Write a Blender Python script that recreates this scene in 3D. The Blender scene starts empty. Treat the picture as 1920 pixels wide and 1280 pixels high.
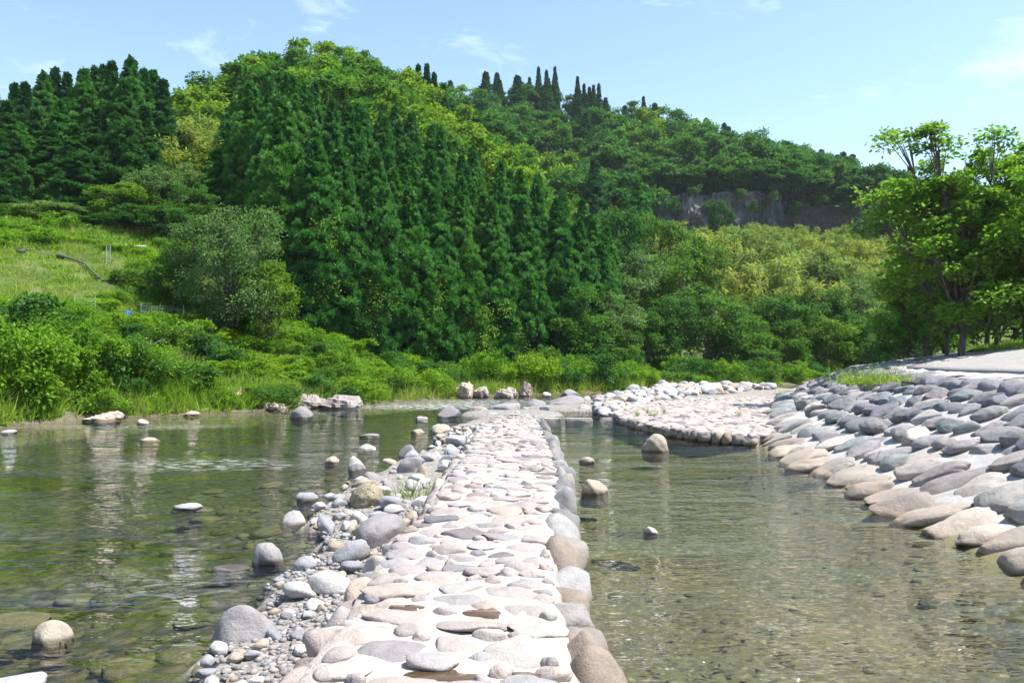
import bpy, bmesh, math, random
import numpy as np
from mathutils import Vector, Matrix, noise

sc = bpy.context.scene
COL = sc.collection
R = math.radians
rng = np.random.default_rng(7)
random.seed(7)

# ------------------------------------------------------------------ camera
FPX, HOR, CAMH = 1536.0, 672.0, 2.1
PITCH = math.atan((HOR - 640.0) / FPX)
cam_d = bpy.data.cameras.new('camera')
cam_d.sensor_width = 36.0
cam_d.lens = 36.0 * FPX / 1920.0
cam_d.clip_start = 0.05
cam_d.clip_end = 3000.0
cam = bpy.data.objects.new('camera', cam_d)
COL.objects.link(cam)
cam.location = (0, 0, CAMH)
cam.rotation_euler = (math.pi / 2 + PITCH, 0, 0)
sc.camera = cam

# ------------------------------------------------------------------ world, sun, exposure
SUN_EL, SUN_AZ = R(62), R(97)        # azimuth from +Y towards +X
world = bpy.data.worlds.new('World')
sc.world = world
world.use_nodes = True
wn, wl = world.node_tree.nodes, world.node_tree.links
wn.clear()
w_out = wn.new('ShaderNodeOutputWorld')
w_bg = wn.new('ShaderNodeBackground')
w_sky = wn.new('ShaderNodeTexSky')
w_sky.sky_type = 'NISHITA'
w_sky.sun_disc = False
w_sky.sun_elevation = SUN_EL
w_sky.sun_rotation = SUN_AZ
w_sky.altitude = 100
w_sky.air_density = 1.0
w_sky.dust_density = 0.4
w_sky.ozone_density = 1.0
w_bg.inputs[1].default_value = 0.13
# thin high cloud, denser to the left
w_tc = wn.new('ShaderNodeTexCoord')
w_map = wn.new('ShaderNodeMapping')
w_map.inputs['Scale'].default_value = (2.2, 2.2, 7.0)
w_map.inputs['Rotation'].default_value = (0, R(12), R(20))
w_n = wn.new('ShaderNodeTexNoise')
w_n.inputs['Scale'].default_value = 2.6
w_n.inputs['Detail'].default_value = 9
w_n.inputs['Roughness'].default_value = 0.62
w_n.inputs['Distortion'].default_value = 0.5
w_ramp = wn.new('ShaderNodeValToRGB')
w_ramp.color_ramp.elements[0].position = 0.56
w_ramp.color_ramp.elements[0].color = (0, 0, 0, 1)
w_ramp.color_ramp.elements[1].position = 0.85
w_ramp.color_ramp.elements[1].color = (0.45, 0.45, 0.45, 1)
w_mix = wn.new('ShaderNodeMixRGB')
w_mix.inputs[2].default_value = (7.6, 8.2, 8.8, 1)
wl.new(w_tc.outputs['Generated'], w_map.inputs['Vector'])
wl.new(w_map.outputs[0], w_n.inputs['Vector'])
wl.new(w_n.outputs['Fac'], w_ramp.inputs['Fac'])
wl.new(w_ramp.outputs['Color'], w_mix.inputs[0])
wl.new(w_sky.outputs[0], w_mix.inputs[1])
wl.new(w_mix.outputs[0], w_bg.inputs[0])
wl.new(w_bg.outputs[0], w_out.inputs[0])

sun_d = bpy.data.lights.new('sun', 'SUN')
sun_d.energy = 4.9
sun_d.angle = R(0.53)
sun_d.color = (1.0, 0.965, 0.91)
sun = bpy.data.objects.new('sun', sun_d)
COL.objects.link(sun)
sdir = Vector((math.sin(SUN_AZ) * math.cos(SUN_EL), math.cos(SUN_AZ) * math.cos(SUN_EL), math.sin(SUN_EL)))
sun.rotation_euler = sdir.to_track_quat('Z', 'Y').to_euler()
sun.location = sdir * 300

sc.view_settings.view_transform = 'Standard'
sc.view_settings.look = 'None'
sc.view_settings.exposure = 1.15
sc.view_settings.gamma = 1.0
sc.view_settings.use_curve_mapping = False
sc.render.engine = 'CYCLES'
sc.cycles.max_bounces = 7
sc.cycles.diffuse_bounces = 3
sc.cycles.glossy_bounces = 3
sc.cycles.transmission_bounces = 4
sc.cycles.transparent_max_bounces = 12
sc.cycles.volume_bounces = 0
sc.cycles.caustics_reflective = False
sc.cycles.caustics_refractive = False
sc.cycles.use_denoising = True

# ------------------------------------------------------------------ pixel <-> world helpers (photo pixels, 1920x1280)
CP, SP = math.cos(PITCH), math.sin(PITCH)
def ray(px, py):
    u, v = (px - 960.0) / FPX, (640.0 - py) / FPX
    return np.array([u, CP - v * SP, SP + v * CP])
def P(px, py, Y):
    d = ray(px, py); t = Y / d[1]
    return np.array([0, 0, CAMH]) + d * t
def G(px, py, z=0.0):
    d = ray(px, py); t = (z - CAMH) / d[2]
    return np.array([0, 0, CAMH]) + d * t
def proj(x, y, z):
    z = z - CAMH
    f = y * CP + z * SP
    v = -y * SP + z * CP
    return 960 + FPX * x / f, 640 - FPX * v / f
def XP(px, Y):           # world x of a pixel column at depth Y
    return (px - 960.0) / FPX * Y

# ------------------------------------------------------------------ mesh helpers
def mesh_np(name, V, F, attrs=None, smooth=False):
    V = np.asarray(V, np.float32); F = np.asarray(F, np.int32)
    me = bpy.data.meshes.new(name)
    n, k = F.shape
    me.vertices.add(len(V)); me.vertices.foreach_set('co', V.ravel())
    me.loops.add(n * k); me.loops.foreach_set('vertex_index', F.ravel())
    me.polygons.add(n)
    me.polygons.foreach_set('loop_start', np.arange(0, n * k, k, dtype=np.int32))
    me.polygons.foreach_set('loop_total', np.full(n, k, np.int32))
    me.polygons.foreach_set('use_smooth', np.full(n, smooth, bool))
    for an, av in (attrs or {}).items():
        a = me.attributes.new(an, 'FLOAT', 'POINT')
        a.data.foreach_set('value', np.asarray(av, np.float32))
    me.update(calc_edges=True)
    me.validate()
    return me

class MB:
    """collects vertices / triangles / one float attribute"""
    def __init__(s): s.V, s.F, s.A, s.n = [], [], [], 0
    def add(s, V, F, a=0.5):
        V = np.asarray(V, float); F = np.asarray(F, int)
        if F.shape[1] == 4:
            F = np.concatenate([F[:, [0, 1, 2]], F[:, [0, 2, 3]]])
        s.V.append(V); s.F.append(F + s.n)
        s.A.append(np.full(len(V), a) if np.isscalar(a) else np.asarray(a))
        s.n += len(V)
    def box(s, c, size, rz=0, a=0.5):
        x, y, z = np.array(size) / 2
        v = np.array([[i, j, k] for i in (-x, x) for j in (-y, y) for k in (-z, z)])
        cs, sn = math.cos(rz), math.sin(rz)
        v = np.c_[v[:, 0] * cs - v[:, 1] * sn, v[:, 0] * sn + v[:, 1] * cs, v[:, 2]] + np.array(c)
        s.add(v, [[0, 1, 3, 2], [4, 6, 7, 5], [0, 4, 5, 1], [2, 3, 7, 6], [0, 2, 6, 4], [1, 5, 7, 3]], a)
    def tube(s, pts, rad, k=6, a=0.5):
        pts = np.asarray(pts, float); rad = np.asarray(rad, float)
        n = len(pts)
        tg = np.gradient(pts, axis=0)
        tg /= np.linalg.norm(tg, axis=1, keepdims=True) + 1e-9
        ref = np.array([0.31, 0.17, 0.93]) if abs(tg[0][2]) < 0.8 else np.array([0.95, 0.2, 0.1])
        u = np.cross(tg, ref); u /= np.linalg.norm(u, axis=1, keepdims=True) + 1e-9
        w = np.cross(tg, u)
        th = np.linspace(0, 2 * math.pi, k, endpoint=False)
        V = (pts[:, None, :] + rad[:, None, None] * (np.cos(th)[None, :, None] * u[:, None, :] + np.sin(th)[None, :, None] * w[:, None, :])).reshape(-1, 3)
        F = []
        for i in range(n - 1):
            for j in range(k):
                F.append([i * k + j, i * k + (j + 1) % k, (i + 1) * k + (j + 1) % k, (i + 1) * k + j])
        s.add(V, F, a)
    def leaves(s, C, ax, nr, L, W, a, fold=0.0):
        """diamond leaves from C along ax, width across nr x ax"""
        n = len(C)
        ax = ax / (np.linalg.norm(ax, axis=1, keepdims=True) + 1e-9)
        sd = np.cross(nr, ax); sd /= np.linalg.norm(sd, axis=1, keepdims=True) + 1e-9
        L = np.broadcast_to(L, n)[:, None]; W = np.broadcast_to(W, n)[:, None]
        mid = C + ax * L * 0.5
        up = np.cross(ax, sd) * W * fold
        V = np.stack([C, mid + sd * W * 0.5 + up, C + ax * L, mid - sd * W * 0.5 + up], 1).reshape(-1, 3)
        F = np.arange(n)[:, None] * 4 + np.array([[0, 1, 2, 3]])
        s.add(V, F, np.repeat(a, 4))
    def blades(s, C, ax, nr, L, W, a):
        """needle / grass triangles"""
        n = len(C)
        ax = ax / (np.linalg.norm(ax, axis=1, keepdims=True) + 1e-9)
        sd = np.cross(nr, ax); sd /= np.linalg.norm(sd, axis=1, keepdims=True) + 1e-9
        L = np.broadcast_to(L, n)[:, None]; W = np.broadcast_to(W, n)[:, None]
        V = np.stack([C - sd * W * 0.5, C + sd * W * 0.5, C + ax * L], 1).reshape(-1, 3)
        F = np.arange(n)[:, None] * 3 + np.array([[0, 1, 2]])
        s.add(V, F, np.repeat(a, 3))
    def mesh(s, name, smooth=False):
        return mesh_np(name, np.concatenate(s.V), np.concatenate(s.F), {'var': np.concatenate(s.A)}, smooth)

def rdir(n, up=0.0):
    d = rng.normal(size=(n, 3)); d[:, 2] += up
    return d / (np.linalg.norm(d, axis=1, keepdims=True) + 1e-9)

def obj(name, me, mat=None, parent=None, loc=(0, 0, 0), rot=(0, 0, 0), scale=(1, 1, 1)):
    o = bpy.data.objects.new(name, me)
    COL.objects.link(o)
    if mat is not None and me is not None and not me.materials:
        me.materials.append(mat)
    o.location = loc; o.rotation_euler = rot; o.scale = scale
    if parent is not None: o.parent = parent
    return o
def tag(o, label=None, cat=None, group=None, kind=None):
    if label: o['label'] = label
    if cat: o['category'] = cat
    if group: o['group'] = group
    if kind: o['kind'] = kind
    return o
def empty(name, loc, rz=0, scale=(1, 1, 1)):
    o = bpy.data.objects.new(name, None); COL.objects.link(o)
    o.empty_display_size = 0.3
    o.location = loc; o.rotation_euler = (0, 0, rz); o.scale = scale
    return o
ORD = ['leftmost', 'second', 'third', 'fourth', 'fifth', 'sixth', 'seventh', 'eighth', 'ninth', 'tenth', 'eleventh',
       'twelfth', 'thirteenth', 'fourteenth', 'fifteenth', 'sixteenth', 'seventeenth', 'eighteenth', 'nineteenth', 'twentieth',
       'twenty-first', 'twenty-second', 'twenty-third', 'twenty-fourth', 'twenty-fifth', 'twenty-sixth', 'twenty-seventh', 'twenty-eighth', 'twenty-ninth', 'thirtieth', 'thirty-first', 'thirty-second', 'thirty-third', 'thirty-fourth', 'thirty-fifth', 'thirty-sixth']
def nth(i): return 'leftmost' if i == 0 else ORD[i] + ' from left'

# ------------------------------------------------------------------ materials
def newmat(name):
    m = bpy.data.materials.new(name); m.use_nodes = True
    nt = m.node_tree; nt.nodes.clear()
    out = nt.nodes.new('ShaderNodeOutputMaterial')
    return m, nt.nodes, nt.links, out
def N(ns, t, **kw):
    n = ns.new(t)
    for k, v in kw.items():
        if k in n.inputs.keys(): n.inputs[k].default_value = v
        else: setattr(n, k, v)
    return n
def ramp(ns, stops, interp='LINEAR'):
    r = ns.new('ShaderNodeValToRGB'); cr = r.color_ramp; cr.interpolation = interp
    while len(cr.elements) < len(stops): cr.elements.new(0.5)
    for e, (p, c) in zip(cr.elements, stops):
        e.position = p; e.color = (*c, 1)
    return r
def mixc(ns, ls, fac, a, b, mode='MIX'):
    m = ns.new('ShaderNodeMixRGB'); m.blend_type = mode
    for i, v in ((0, fac), (1, a), (2, b)):
        if isinstance(v, (int, float)): m.inputs[i].default_value = v
        elif isinstance(v, tuple): m.inputs[i].default_value = (*v, 1)
        else: ls.new(v, m.inputs[i])
    return m.outputs[0]
def math_(ns, ls, op, a, b=None, c=None, clamp=False):
    m = ns.new('ShaderNodeMath'); m.operation = op; m.use_clamp = clamp
    for i, v in enumerate((a, b, c)):
        if v is None: continue
        if isinstance(v, (int, float)): m.inputs[i].default_value = v
        else: ls.new(v, m.inputs[i])
    return m.outputs[0]

def leaf_mat(name, c_dark, c_mid, c_light, transl=0.35, rough=0.6, objvar=0.35, patch=None):
    m, ns, ls, out = newmat(name)
    at = N(ns, 'ShaderNodeAttribute', attribute_name='var')
    oi = ns.new('ShaderNodeObjectInfo')
    r = ramp(ns, [(0.0, c_dark), (0.55, c_mid), (1.0, c_light)])
    ls.new(at.outputs['Fac'], r.inputs[0])
    hv = ramp(ns, [(0.0, (0.72, 0.84, 0.9)), (0.5, (1, 1, 1)), (1.0, (1.28, 1.12, 0.8))])
    ls.new(oi.outputs['Random'], hv.inputs[0])
    col = mixc(ns, ls, objvar * 2 if objvar < .5 else 1.0, r.outputs[0], hv.outputs[0], 'MULTIPLY')
    if patch:
        tc = ns.new('ShaderNodeNewGeometry')
        nz = N(ns, 'ShaderNodeTexNoise', Scale=patch[0], Detail=4.0)
        ls.new(tc.outputs['Position'], nz.inputs['Vector'])
        pr = ramp(ns, [(0.42, (0, 0, 0)), (0.6, (1, 1, 1))]); ls.new(nz.outputs['Fac'], pr.inputs[0])
        col = mixc(ns, ls, math_(ns, ls, 'MULTIPLY', pr.outputs[0], patch[2]), col, patch[1])
    bs = N(ns, 'ShaderNodeBsdfPrincipled', Roughness=rough)
    bs.inputs['Specular IOR Level'].default_value = 0.12
    ls.new(col, bs.inputs['Base Color'])
    tr = ns.new('ShaderNodeBsdfTranslucent')
    tcol = mixc(ns, ls, 1.0, col, (1.1, 1.4, 0.6), 'MULTIPLY')
    ls.new(tcol, tr.inputs[0])
    mx = N(ns, 'ShaderNodeMixShader'); mx.inputs[0].default_value = transl
    ls.new(bs.outputs[0], mx.inputs[1]); ls.new(tr.outputs[0], mx.inputs[2])
    ls.new(mx.outputs[0], out.inputs[0])
    return m

M = {}
M['cedar'] = leaf_mat('cedar_foliage', (0.0205, 0.0794, 0.0179), (0.0666, 0.2022, 0.0358), (0.1792, 0.3520, 0.0960), 0.3)
M['cedar_dark'] = leaf_mat('cedar_foliage_dark', (0.0150, 0.0575, 0.0187), (0.0450, 0.1400, 0.0350), (0.1125, 0.2375, 0.0750), 0.26)
M['conifer_far'] = leaf_mat('far_conifer_foliage', (0.0154, 0.0572, 0.0220), (0.0396, 0.1155, 0.0374), (0.0825, 0.1760, 0.0605), 0.26)
M['broad'] = leaf_mat('broadleaf_foliage', (0.028, 0.08, 0.012), (0.075, 0.165, 0.024), (0.155, 0.255, 0.048), 0.42)
M['broad_dark'] = leaf_mat('dark_broadleaf_foliage', (0.0212, 0.0684, 0.0142), (0.0543, 0.1440, 0.0260), (0.1180, 0.2183, 0.0496), 0.36)
M['broad_grey'] = leaf_mat('greyish_broadleaf_foliage', (0.045, 0.092, 0.026), (0.115, 0.19, 0.06), (0.225, 0.3, 0.13), 0.42)
M['broad_yellow'] = leaf_mat('yellowish_broadleaf_foliage', (0.055, 0.105, 0.01), (0.13, 0.215, 0.022), (0.235, 0.31, 0.045), 0.48)
M['broad_light'] = leaf_mat('light_broadleaf_foliage', (0.0560, 0.1232, 0.0157), (0.1344, 0.2520, 0.0358), (0.2632, 0.3752, 0.0896), 0.48)
M['bamboo'] = leaf_mat('bamboo_foliage', (0.1, 0.14, 0.03), (0.22, 0.255, 0.065), (0.36, 0.37, 0.12), 0.48, objvar=0.5)
M['shrub'] = leaf_mat('shrub_foliage', (0.055, 0.12, 0.008), (0.15, 0.265, 0.02), (0.28, 0.4, 0.045), 0.48)
M['grass'] = leaf_mat('grass_blades', (0.085, 0.16, 0.014), (0.19, 0.30, 0.03), (0.34, 0.43, 0.075), 0.45,
                      patch=(0.16, (0.36, 0.34, 0.13), 0.45))
M['vine'] = leaf_mat('vine_leaves', (0.05, 0.12, 0.01), (0.135, 0.25, 0.02), (0.25, 0.38, 0.045), 0.45, patch=(0.22, (0.09, 0.17, 0.025), 0.5))

def bark_mat(name, c1, c2):
    m, ns, ls, out = newmat(name)
    tc = ns.new('ShaderNodeTexCoord')
    mp = N(ns, 'ShaderNodeMapping'); mp.inputs['Scale'].default_value = (9, 9, 1.6)
    nz = N(ns, 'ShaderNodeTexNoise', Scale=2.0, Detail=6.0)
    ls.new(tc.outputs['Object'], mp.inputs[0]); ls.new(mp.outputs[0], nz.inputs['Vector'])
    r = ramp(ns, [(0.35, c1), (0.7, c2)]); ls.new(nz.outputs['Fac'], r.inputs[0])
    bs = N(ns, 'ShaderNodeBsdfPrincipled', Roughness=0.9)
    bp = N(ns, 'ShaderNodeBump', Strength=0.6, Distance=0.03)
    ls.new(nz.outputs['Fac'], bp.inputs['Height']); ls.new(bp.outputs[0], bs.inputs['Normal'])
    ls.new(r.outputs[0], bs.inputs['Base Color']); ls.new(bs.outputs[0], out.inputs[0])
    return m
M['bark'] = bark_mat('tree_bark', (0.05, 0.04, 0.03), (0.16, 0.13, 0.10))
M['deadwood'] = bark_mat('bleached_deadwood', (0.20, 0.175, 0.145), (0.36, 0.33, 0.29))
M['culm'] = bark_mat('bamboo_culm', (0.12, 0.15, 0.04), (0.2, 0.22, 0.08))

def stone_mat(name, stops, wet=True, rough=0.8, speck=0.25, bump=0.7, nscale=9.0, stain=None, pits=0.0):
    """stone colour by per-stone random value (attribute 'var' + object random), grain, wet foot at the water line"""
    m, ns, ls, out = newmat(name)
    at = N(ns, 'ShaderNodeAttribute', attribute_name='var')
    oi = ns.new('ShaderNodeObjectInfo')
    rv = math_(ns, ls, 'FRACT', math_(ns, ls, 'ADD', at.outputs['Fac'], oi.outputs['Random']))
    r = ramp(ns, stops); ls.new(rv, r.inputs[0])
    geo = ns.new('ShaderNodeNewGeometry')
    n1 = N(ns, 'ShaderNodeTexNoise', Scale=nscale, Detail=8.0, Roughness=0.65)
    n2 = N(ns, 'ShaderNodeTexNoise', Scale=nscale * 7, Detail=4.0, Roughness=0.7)
    n3 = N(ns, 'ShaderNodeTexNoise', Scale=nscale * 0.25, Detail=3.0)
    tc = ns.new('ShaderNodeTexCoord')
    for n in (n1, n2, n3): ls.new(geo.outputs['Position'], n.inputs['Vector'])
    g = ramp(ns, [(0.25, (1 - speck * 1.3,) * 3), (0.5, (1, 1, 1)), (0.75, (1 + speck,) * 3)]); ls.new(n1.outputs['Fac'], g.inputs[0])
    col = mixc(ns, ls, 1.0, r.outputs[0], g.outputs[0], 'MULTIPLY')
    g2 = ramp(ns, [(0.3, (1 - speck,) * 3), (0.7, (1 + speck * 0.8,) * 3)]); ls.new(n2.outputs['Fac'], g2.inputs[0])
    col = mixc(ns, ls, 0.8, col, g2.outputs[0], 'MULTIPLY')
    h = math_(ns, ls, 'ADD', n1.outputs['Fac'], math_(ns, ls, 'MULTIPLY', n2.outputs['Fac'], 0.4))
    if pits:
        vo = N(ns, 'ShaderNodeTexVoronoi', Scale=pits)
        ls.new(geo.outputs['Position'], vo.inputs['Vector'])
        pr = ramp(ns, [(0.12, (0, 0, 0)), (0.34, (1, 1, 1))]); ls.new(vo.outputs['Distance'], pr.inputs[0])
        col = mixc(ns, ls, pr.outputs[0], mixc(ns, ls, 1.0, col, (0.5, 0.45, 0.4), 'MULTIPLY'), col)
        h = math_(ns, ls, 'ADD', h, pr.outputs[0])
    sx = ns.new('ShaderNodeSeparateXYZ'); ls.new(geo.outputs['Position'], sx.inputs[0])
    zz = math_(ns, ls, 'ADD', sx.outputs['Z'], math_(ns, ls, 'MULTIPLY', math_(ns, ls, 'SUBTRACT', n3.outputs['Fac'], 0.5), 0.16))
    if stain:
        s = ns.new('ShaderNodeMapRange'); s.inputs[1].default_value = stain[1]; s.inputs[2].default_value = 0.02
        ls.new(zz, s.inputs[0])
        col = mixc(ns, ls, math_(ns, ls, 'MULTIPLY', s.outputs[0], stain[2]), col, stain[0])
    bs = N(ns, 'ShaderNodeBsdfPrincipled', Roughness=rough)
    bs.inputs['Specular IOR Level'].default_value = 0.3
    if wet:
        w = ns.new('ShaderNodeMapRange'); w.inputs[1].default_value = 0.05; w.inputs[2].default_value = 0.015
        ls.new(zz, w.inputs[0])
        col = mixc(ns, ls, w.outputs[0], col, mixc(ns, ls, 1.0, col, (0.42, 0.38, 0.32), 'MULTIPLY'))
        ls.new(math_(ns, ls, 'MULTIPLY_ADD', w.outputs[0], -0.5, rough), bs.inputs['Roughness'])
    bp = N(ns, 'ShaderNodeBump', Strength=bump, Distance=0.035)
    ls.new(h, bp.inputs['Height']); ls.new(bp.outputs[0], bs.inputs['Normal'])
    ls.new(col, bs.inputs['Base Color']); ls.new(bs.outputs[0], out.inputs[0])
    return m
PALE = [(0.0, (0.3382, 0.2847, 0.2468)), (0.16, (0.2848, 0.2482, 0.2357)), (0.3, (0.4071, 0.3294, 0.2760)), (0.42, (0.2031, 0.1926, 0.1952)),
        (0.5, (0.4198, 0.3605, 0.3104)), (0.66, (0.2711, 0.2610, 0.2580)), (0.76, (0.3731, 0.2847, 0.2296)), (0.86, (0.1147, 0.1122, 0.1204)), (0.9, (0.3382, 0.3094, 0.2864)), (1.0, (0.3800, 0.3094, 0.2640))]
GREY = [(0.0, (0.195, 0.185, 0.188)), (0.2, (0.330, 0.312, 0.308)), (0.35, (0.180, 0.170, 0.181)), (0.5, (0.420, 0.362, 0.315)),
        (0.64, (0.255, 0.284, 0.275)), (0.78, (0.225, 0.199, 0.188)), (0.9, (0.540, 0.490, 0.429)), (1.0, (0.285, 0.270, 0.268))]
MIXD = [(0.0, (0.40, 0.38, 0.36)), (0.2, (0.24, 0.24, 0.25)), (0.4, (0.46, 0.42, 0.37)), (0.6, (0.33, 0.33, 0.34)),
        (0.75, (0.42, 0.33, 0.25)), (0.88, (0.52, 0.50, 0.48)), (1.0, (0.28, 0.27, 0.27))]
M['pale_stone'] = stone_mat('pale_causeway_stone', PALE, speck=0.16)
M['grey_stone'] = stone_mat('grey_embankment_stone', [(p, tuple(0.8 * v for v in c)) for p, c in GREY], stain=((0.37, 0.285, 0.20), 0.45, 0.8), speck=0.22)
M['shaded_dark_stone'] = stone_mat('dark_upper_embankment_stone', [(p, (c[0] * .62, c[1] * .64, c[2] * .68)) for p, c in GREY], speck=0.25)  # darker stone for the upper rows, their face shading put into the colour
M['edge_stone'] = stone_mat('causeway_edge_boulder', [(p, tuple(0.54 * v for v in c)) for p, c in MIXD], stain=((0.24, 0.18, 0.115), 0.35, 0.6), speck=0.2)
M['loose_stone'] = stone_mat('loose_river_stone', MIXD, speck=0.22)
M['gravel_stone'] = stone_mat('river_gravel', [(p, tuple(0.68 * v for v in c)) for p, c in MIXD], speck=0.2)
M['dark_boulder'] = stone_mat('dark_grey_boulder', [(0, (0.20, 0.185, 0.18)), (1, (0.26, 0.24, 0.235))], speck=0.2)
M['tan_boulder'] = stone_mat('tan_boulder', [(0, (0.29, 0.235, 0.175)), (1, (0.35, 0.295, 0.23))], speck=0.2)
M['cobble_grey'] = stone_mat('grey_cobble', [(0, (0.22, 0.22, 0.23)), (1, (0.32, 0.31, 0.31))], speck=0.2)
M['white_boulder'] = stone_mat('pale_boulder', [(0, (0.38, 0.36, 0.345)), (1, (0.45, 0.42, 0.39))], speck=0.2)
M['bank_concrete'] = stone_mat('embankment_concrete', [(0, (0.33, 0.315, 0.29)), (1, (0.37, 0.35, 0.325))], speck=0.2, nscale=3.0, stain=((0.16, 0.14, 0.06), 0.22, 1.0), wet=False)
M['pumice'] = stone_mat('pitted_brown_rock', [(0, (0.24, 0.20, 0.13)), (1, (0.27, 0.23, 0.15))], speck=0.25, pits=26.0)
M['outcrop'] = stone_mat('pinkish_shore_rock', [(0, (0.36, 0.28, 0.235)), (0.5, (0.27, 0.235, 0.215)), (1, (0.42, 0.34, 0.28))], speck=0.35, nscale=2.2, bump=1.0)
M['bed_stone'] = stone_mat('submerged_stone', [(0, (0.0675, 0.0657, 0.0250)), (0.3, (0.1040, 0.0932, 0.0400)), (0.6, (0.0520, 0.0548, 0.0250)), (0.8, (0.1247, 0.1041, 0.0451)), (1, (0.0883, 0.0878, 0.0501))], wet=False, speck=0.35)

def ground_mat(name, stops, scale=1.5, rough=0.95, bump=0.5, dist=0.03, fine=30.0, foot=None):
    m, ns, ls, out = newmat(name)
    geo = ns.new('ShaderNodeNewGeometry')
    n1 = N(ns, 'ShaderNodeTexNoise', Scale=scale, Detail=8.0, Roughness=0.6)
    n2 = N(ns, 'ShaderNodeTexNoise', Scale=fine, Detail=5.0, Roughness=0.7)
    ls.new(geo.outputs['Position'], n1.inputs['Vector']); ls.new(geo.outputs['Position'], n2.inputs['Vector'])
    r = ramp(ns, stops); ls.new(n1.outputs['Fac'], r.inputs[0])
    g = ramp(ns, [(0.25, (0.72,) * 3), (0.75, (1.2,) * 3)]); ls.new(n2.outputs['Fac'], g.inputs[0])
    col = mixc(ns, ls, 1.0, r.outputs[0], g.outputs[0], 'MULTIPLY')
    if foot:
        sx = ns.new('ShaderNodeSeparateXYZ'); ls.new(geo.outputs['Position'], sx.inputs[0])
        fm = ns.new('ShaderNodeMapRange'); fm.inputs[1].default_value = 0.55; fm.inputs[2].default_value = 0.2
        ls.new(math_(ns, ls, 'ADD', sx.outputs['Z'], math_(ns, ls, 'MULTIPLY_ADD', n1.outputs['Fac'], 0.8, -0.4)), fm.inputs[0])
        col = mixc(ns, ls, fm.outputs[0], col, mixc(ns, ls, 1.0, foot, g.outputs[0], 'MULTIPLY'))
    bs = N(ns, 'ShaderNodeBsdfPrincipled', Roughness=rough)
    bs.inputs['Specular IOR Level'].default_value = 0.2
    bp = N(ns, 'ShaderNodeBump', Strength=bump, Distance=dist)
    ls.new(n2.outputs['Fac'], bp.inputs['Height']); ls.new(bp.outputs[0], bs.inputs['Normal'])
    ls.new(col, bs.inputs['Base Color']); ls.new(bs.outputs[0], out.inputs[0])
    return m
M['mortar'] = ground_mat('bleached_mortar', [(0.28, (0.2970, 0.2319, 0.1742)), (0.42, (0.4320, 0.3719, 0.3230)), (0.55, (0.4860, 0.4287, 0.3825)), (0.72, (0.3600, 0.2888, 0.2295))], 2.6, bump=1.0, fine=22.0)
M['plaza'] = ground_mat('pale_concrete_paving', [(0.3, (0.21, 0.195, 0.18)), (0.45, (0.30, 0.285, 0.265)), (0.6, (0.27, 0.25, 0.225)), (0.75, (0.34, 0.32, 0.30))], 1.3, bump=0.8, fine=9.0)
M['soil'] = ground_mat('forest_soil', [(0.35, (0.05, 0.065, 0.018)), (0.55, (0.085, 0.125, 0.025)), (0.72, (0.16, 0.14, 0.07))], 0.35, bump=0.8, dist=0.2, fine=3.0, foot=(0.14, 0.115, 0.085))
M['gravel'] = ground_mat('wet_gravel_sand', [(0.3, (0.13, 0.115, 0.095)), (0.6, (0.2, 0.18, 0.15)), (0.8, (0.26, 0.23, 0.2))], 3.0, bump=1.0, fine=60.0)
M['white_metal'] = ground_mat('white_painted_steel', [(0.3, (0.7, 0.7, 0.7)), (0.7, (0.8, 0.8, 0.8))], 2.0, 0.5, 0.05)
M['grey_metal'] = ground_mat('galvanised_wire', [(0.3, (0.3, 0.31, 0.31)), (0.7, (0.45, 0.46, 0.46))], 4.0, 0.5, 0.05)
M['pipe'] = ground_mat('dark_plastic_pipe', [(0.3, (0.05, 0.045, 0.045)), (0.7, (0.10, 0.085, 0.08))], 3.0, 0.6, 0.1)
M['blue'] = ground_mat('blue_plastic_sheet', [(0.3, (0.05, 0.2, 0.6)), (0.7, (0.10, 0.35, 0.8))], 6.0, 0.5, 0.2)
M['straw'] = ground_mat('dry_straw', [(0.3, (0.28, 0.2, 0.11)), (0.7, (0.42, 0.32, 0.2))], 4.0, 0.9, 0.6)

def cliff_mat():
    m, ns, ls, out = newmat('cliff_rock')
    geo = ns.new('ShaderNodeNewGeometry')
    mp = N(ns, 'ShaderNodeMapping'); mp.inputs['Scale'].default_value = (0.42, 0.42, 0.16)
    ls.new(geo.outputs['Position'], mp.inputs[0])
    n1 = N(ns, 'ShaderNodeTexNoise', Scale=1.0, Detail=8.0, Roughness=0.65); ls.new(mp.outputs[0], n1.inputs['Vector'])
    r = ramp(ns, [(0.36, (0.035, 0.035, 0.038)), (0.50, (0.10, 0.10, 0.10)), (0.60, (0.15, 0.145, 0.14)), (0.70, (0.27, 0.26, 0.24))]); ls.new(n1.outputs['Fac'], r.inputs[0])
    bs = N(ns, 'ShaderNodeBsdfPrincipled', Roughness=0.95)
    bp = N(ns, 'ShaderNodeBump', Strength=0.8, Distance=0.6)
    ls.new(n1.outputs['Fac'], bp.inputs['Height']); ls.new(bp.outputs[0], bs.inputs['Normal'])
    ls.new(r.outputs[0], bs.inputs['Base Color']); ls.new(bs.outputs[0], out.inputs[0])
    return m
M['cliff'] = cliff_mat()
M['dark_cliff'] = ground_mat('dark_earth_bluff', [(0.3, (0.05, 0.045, 0.042)), (0.6, (0.10, 0.085, 0.08)), (0.8, (0.15, 0.12, 0.10))], 0.2, bump=0.9, dist=0.4, fine=1.2)

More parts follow.
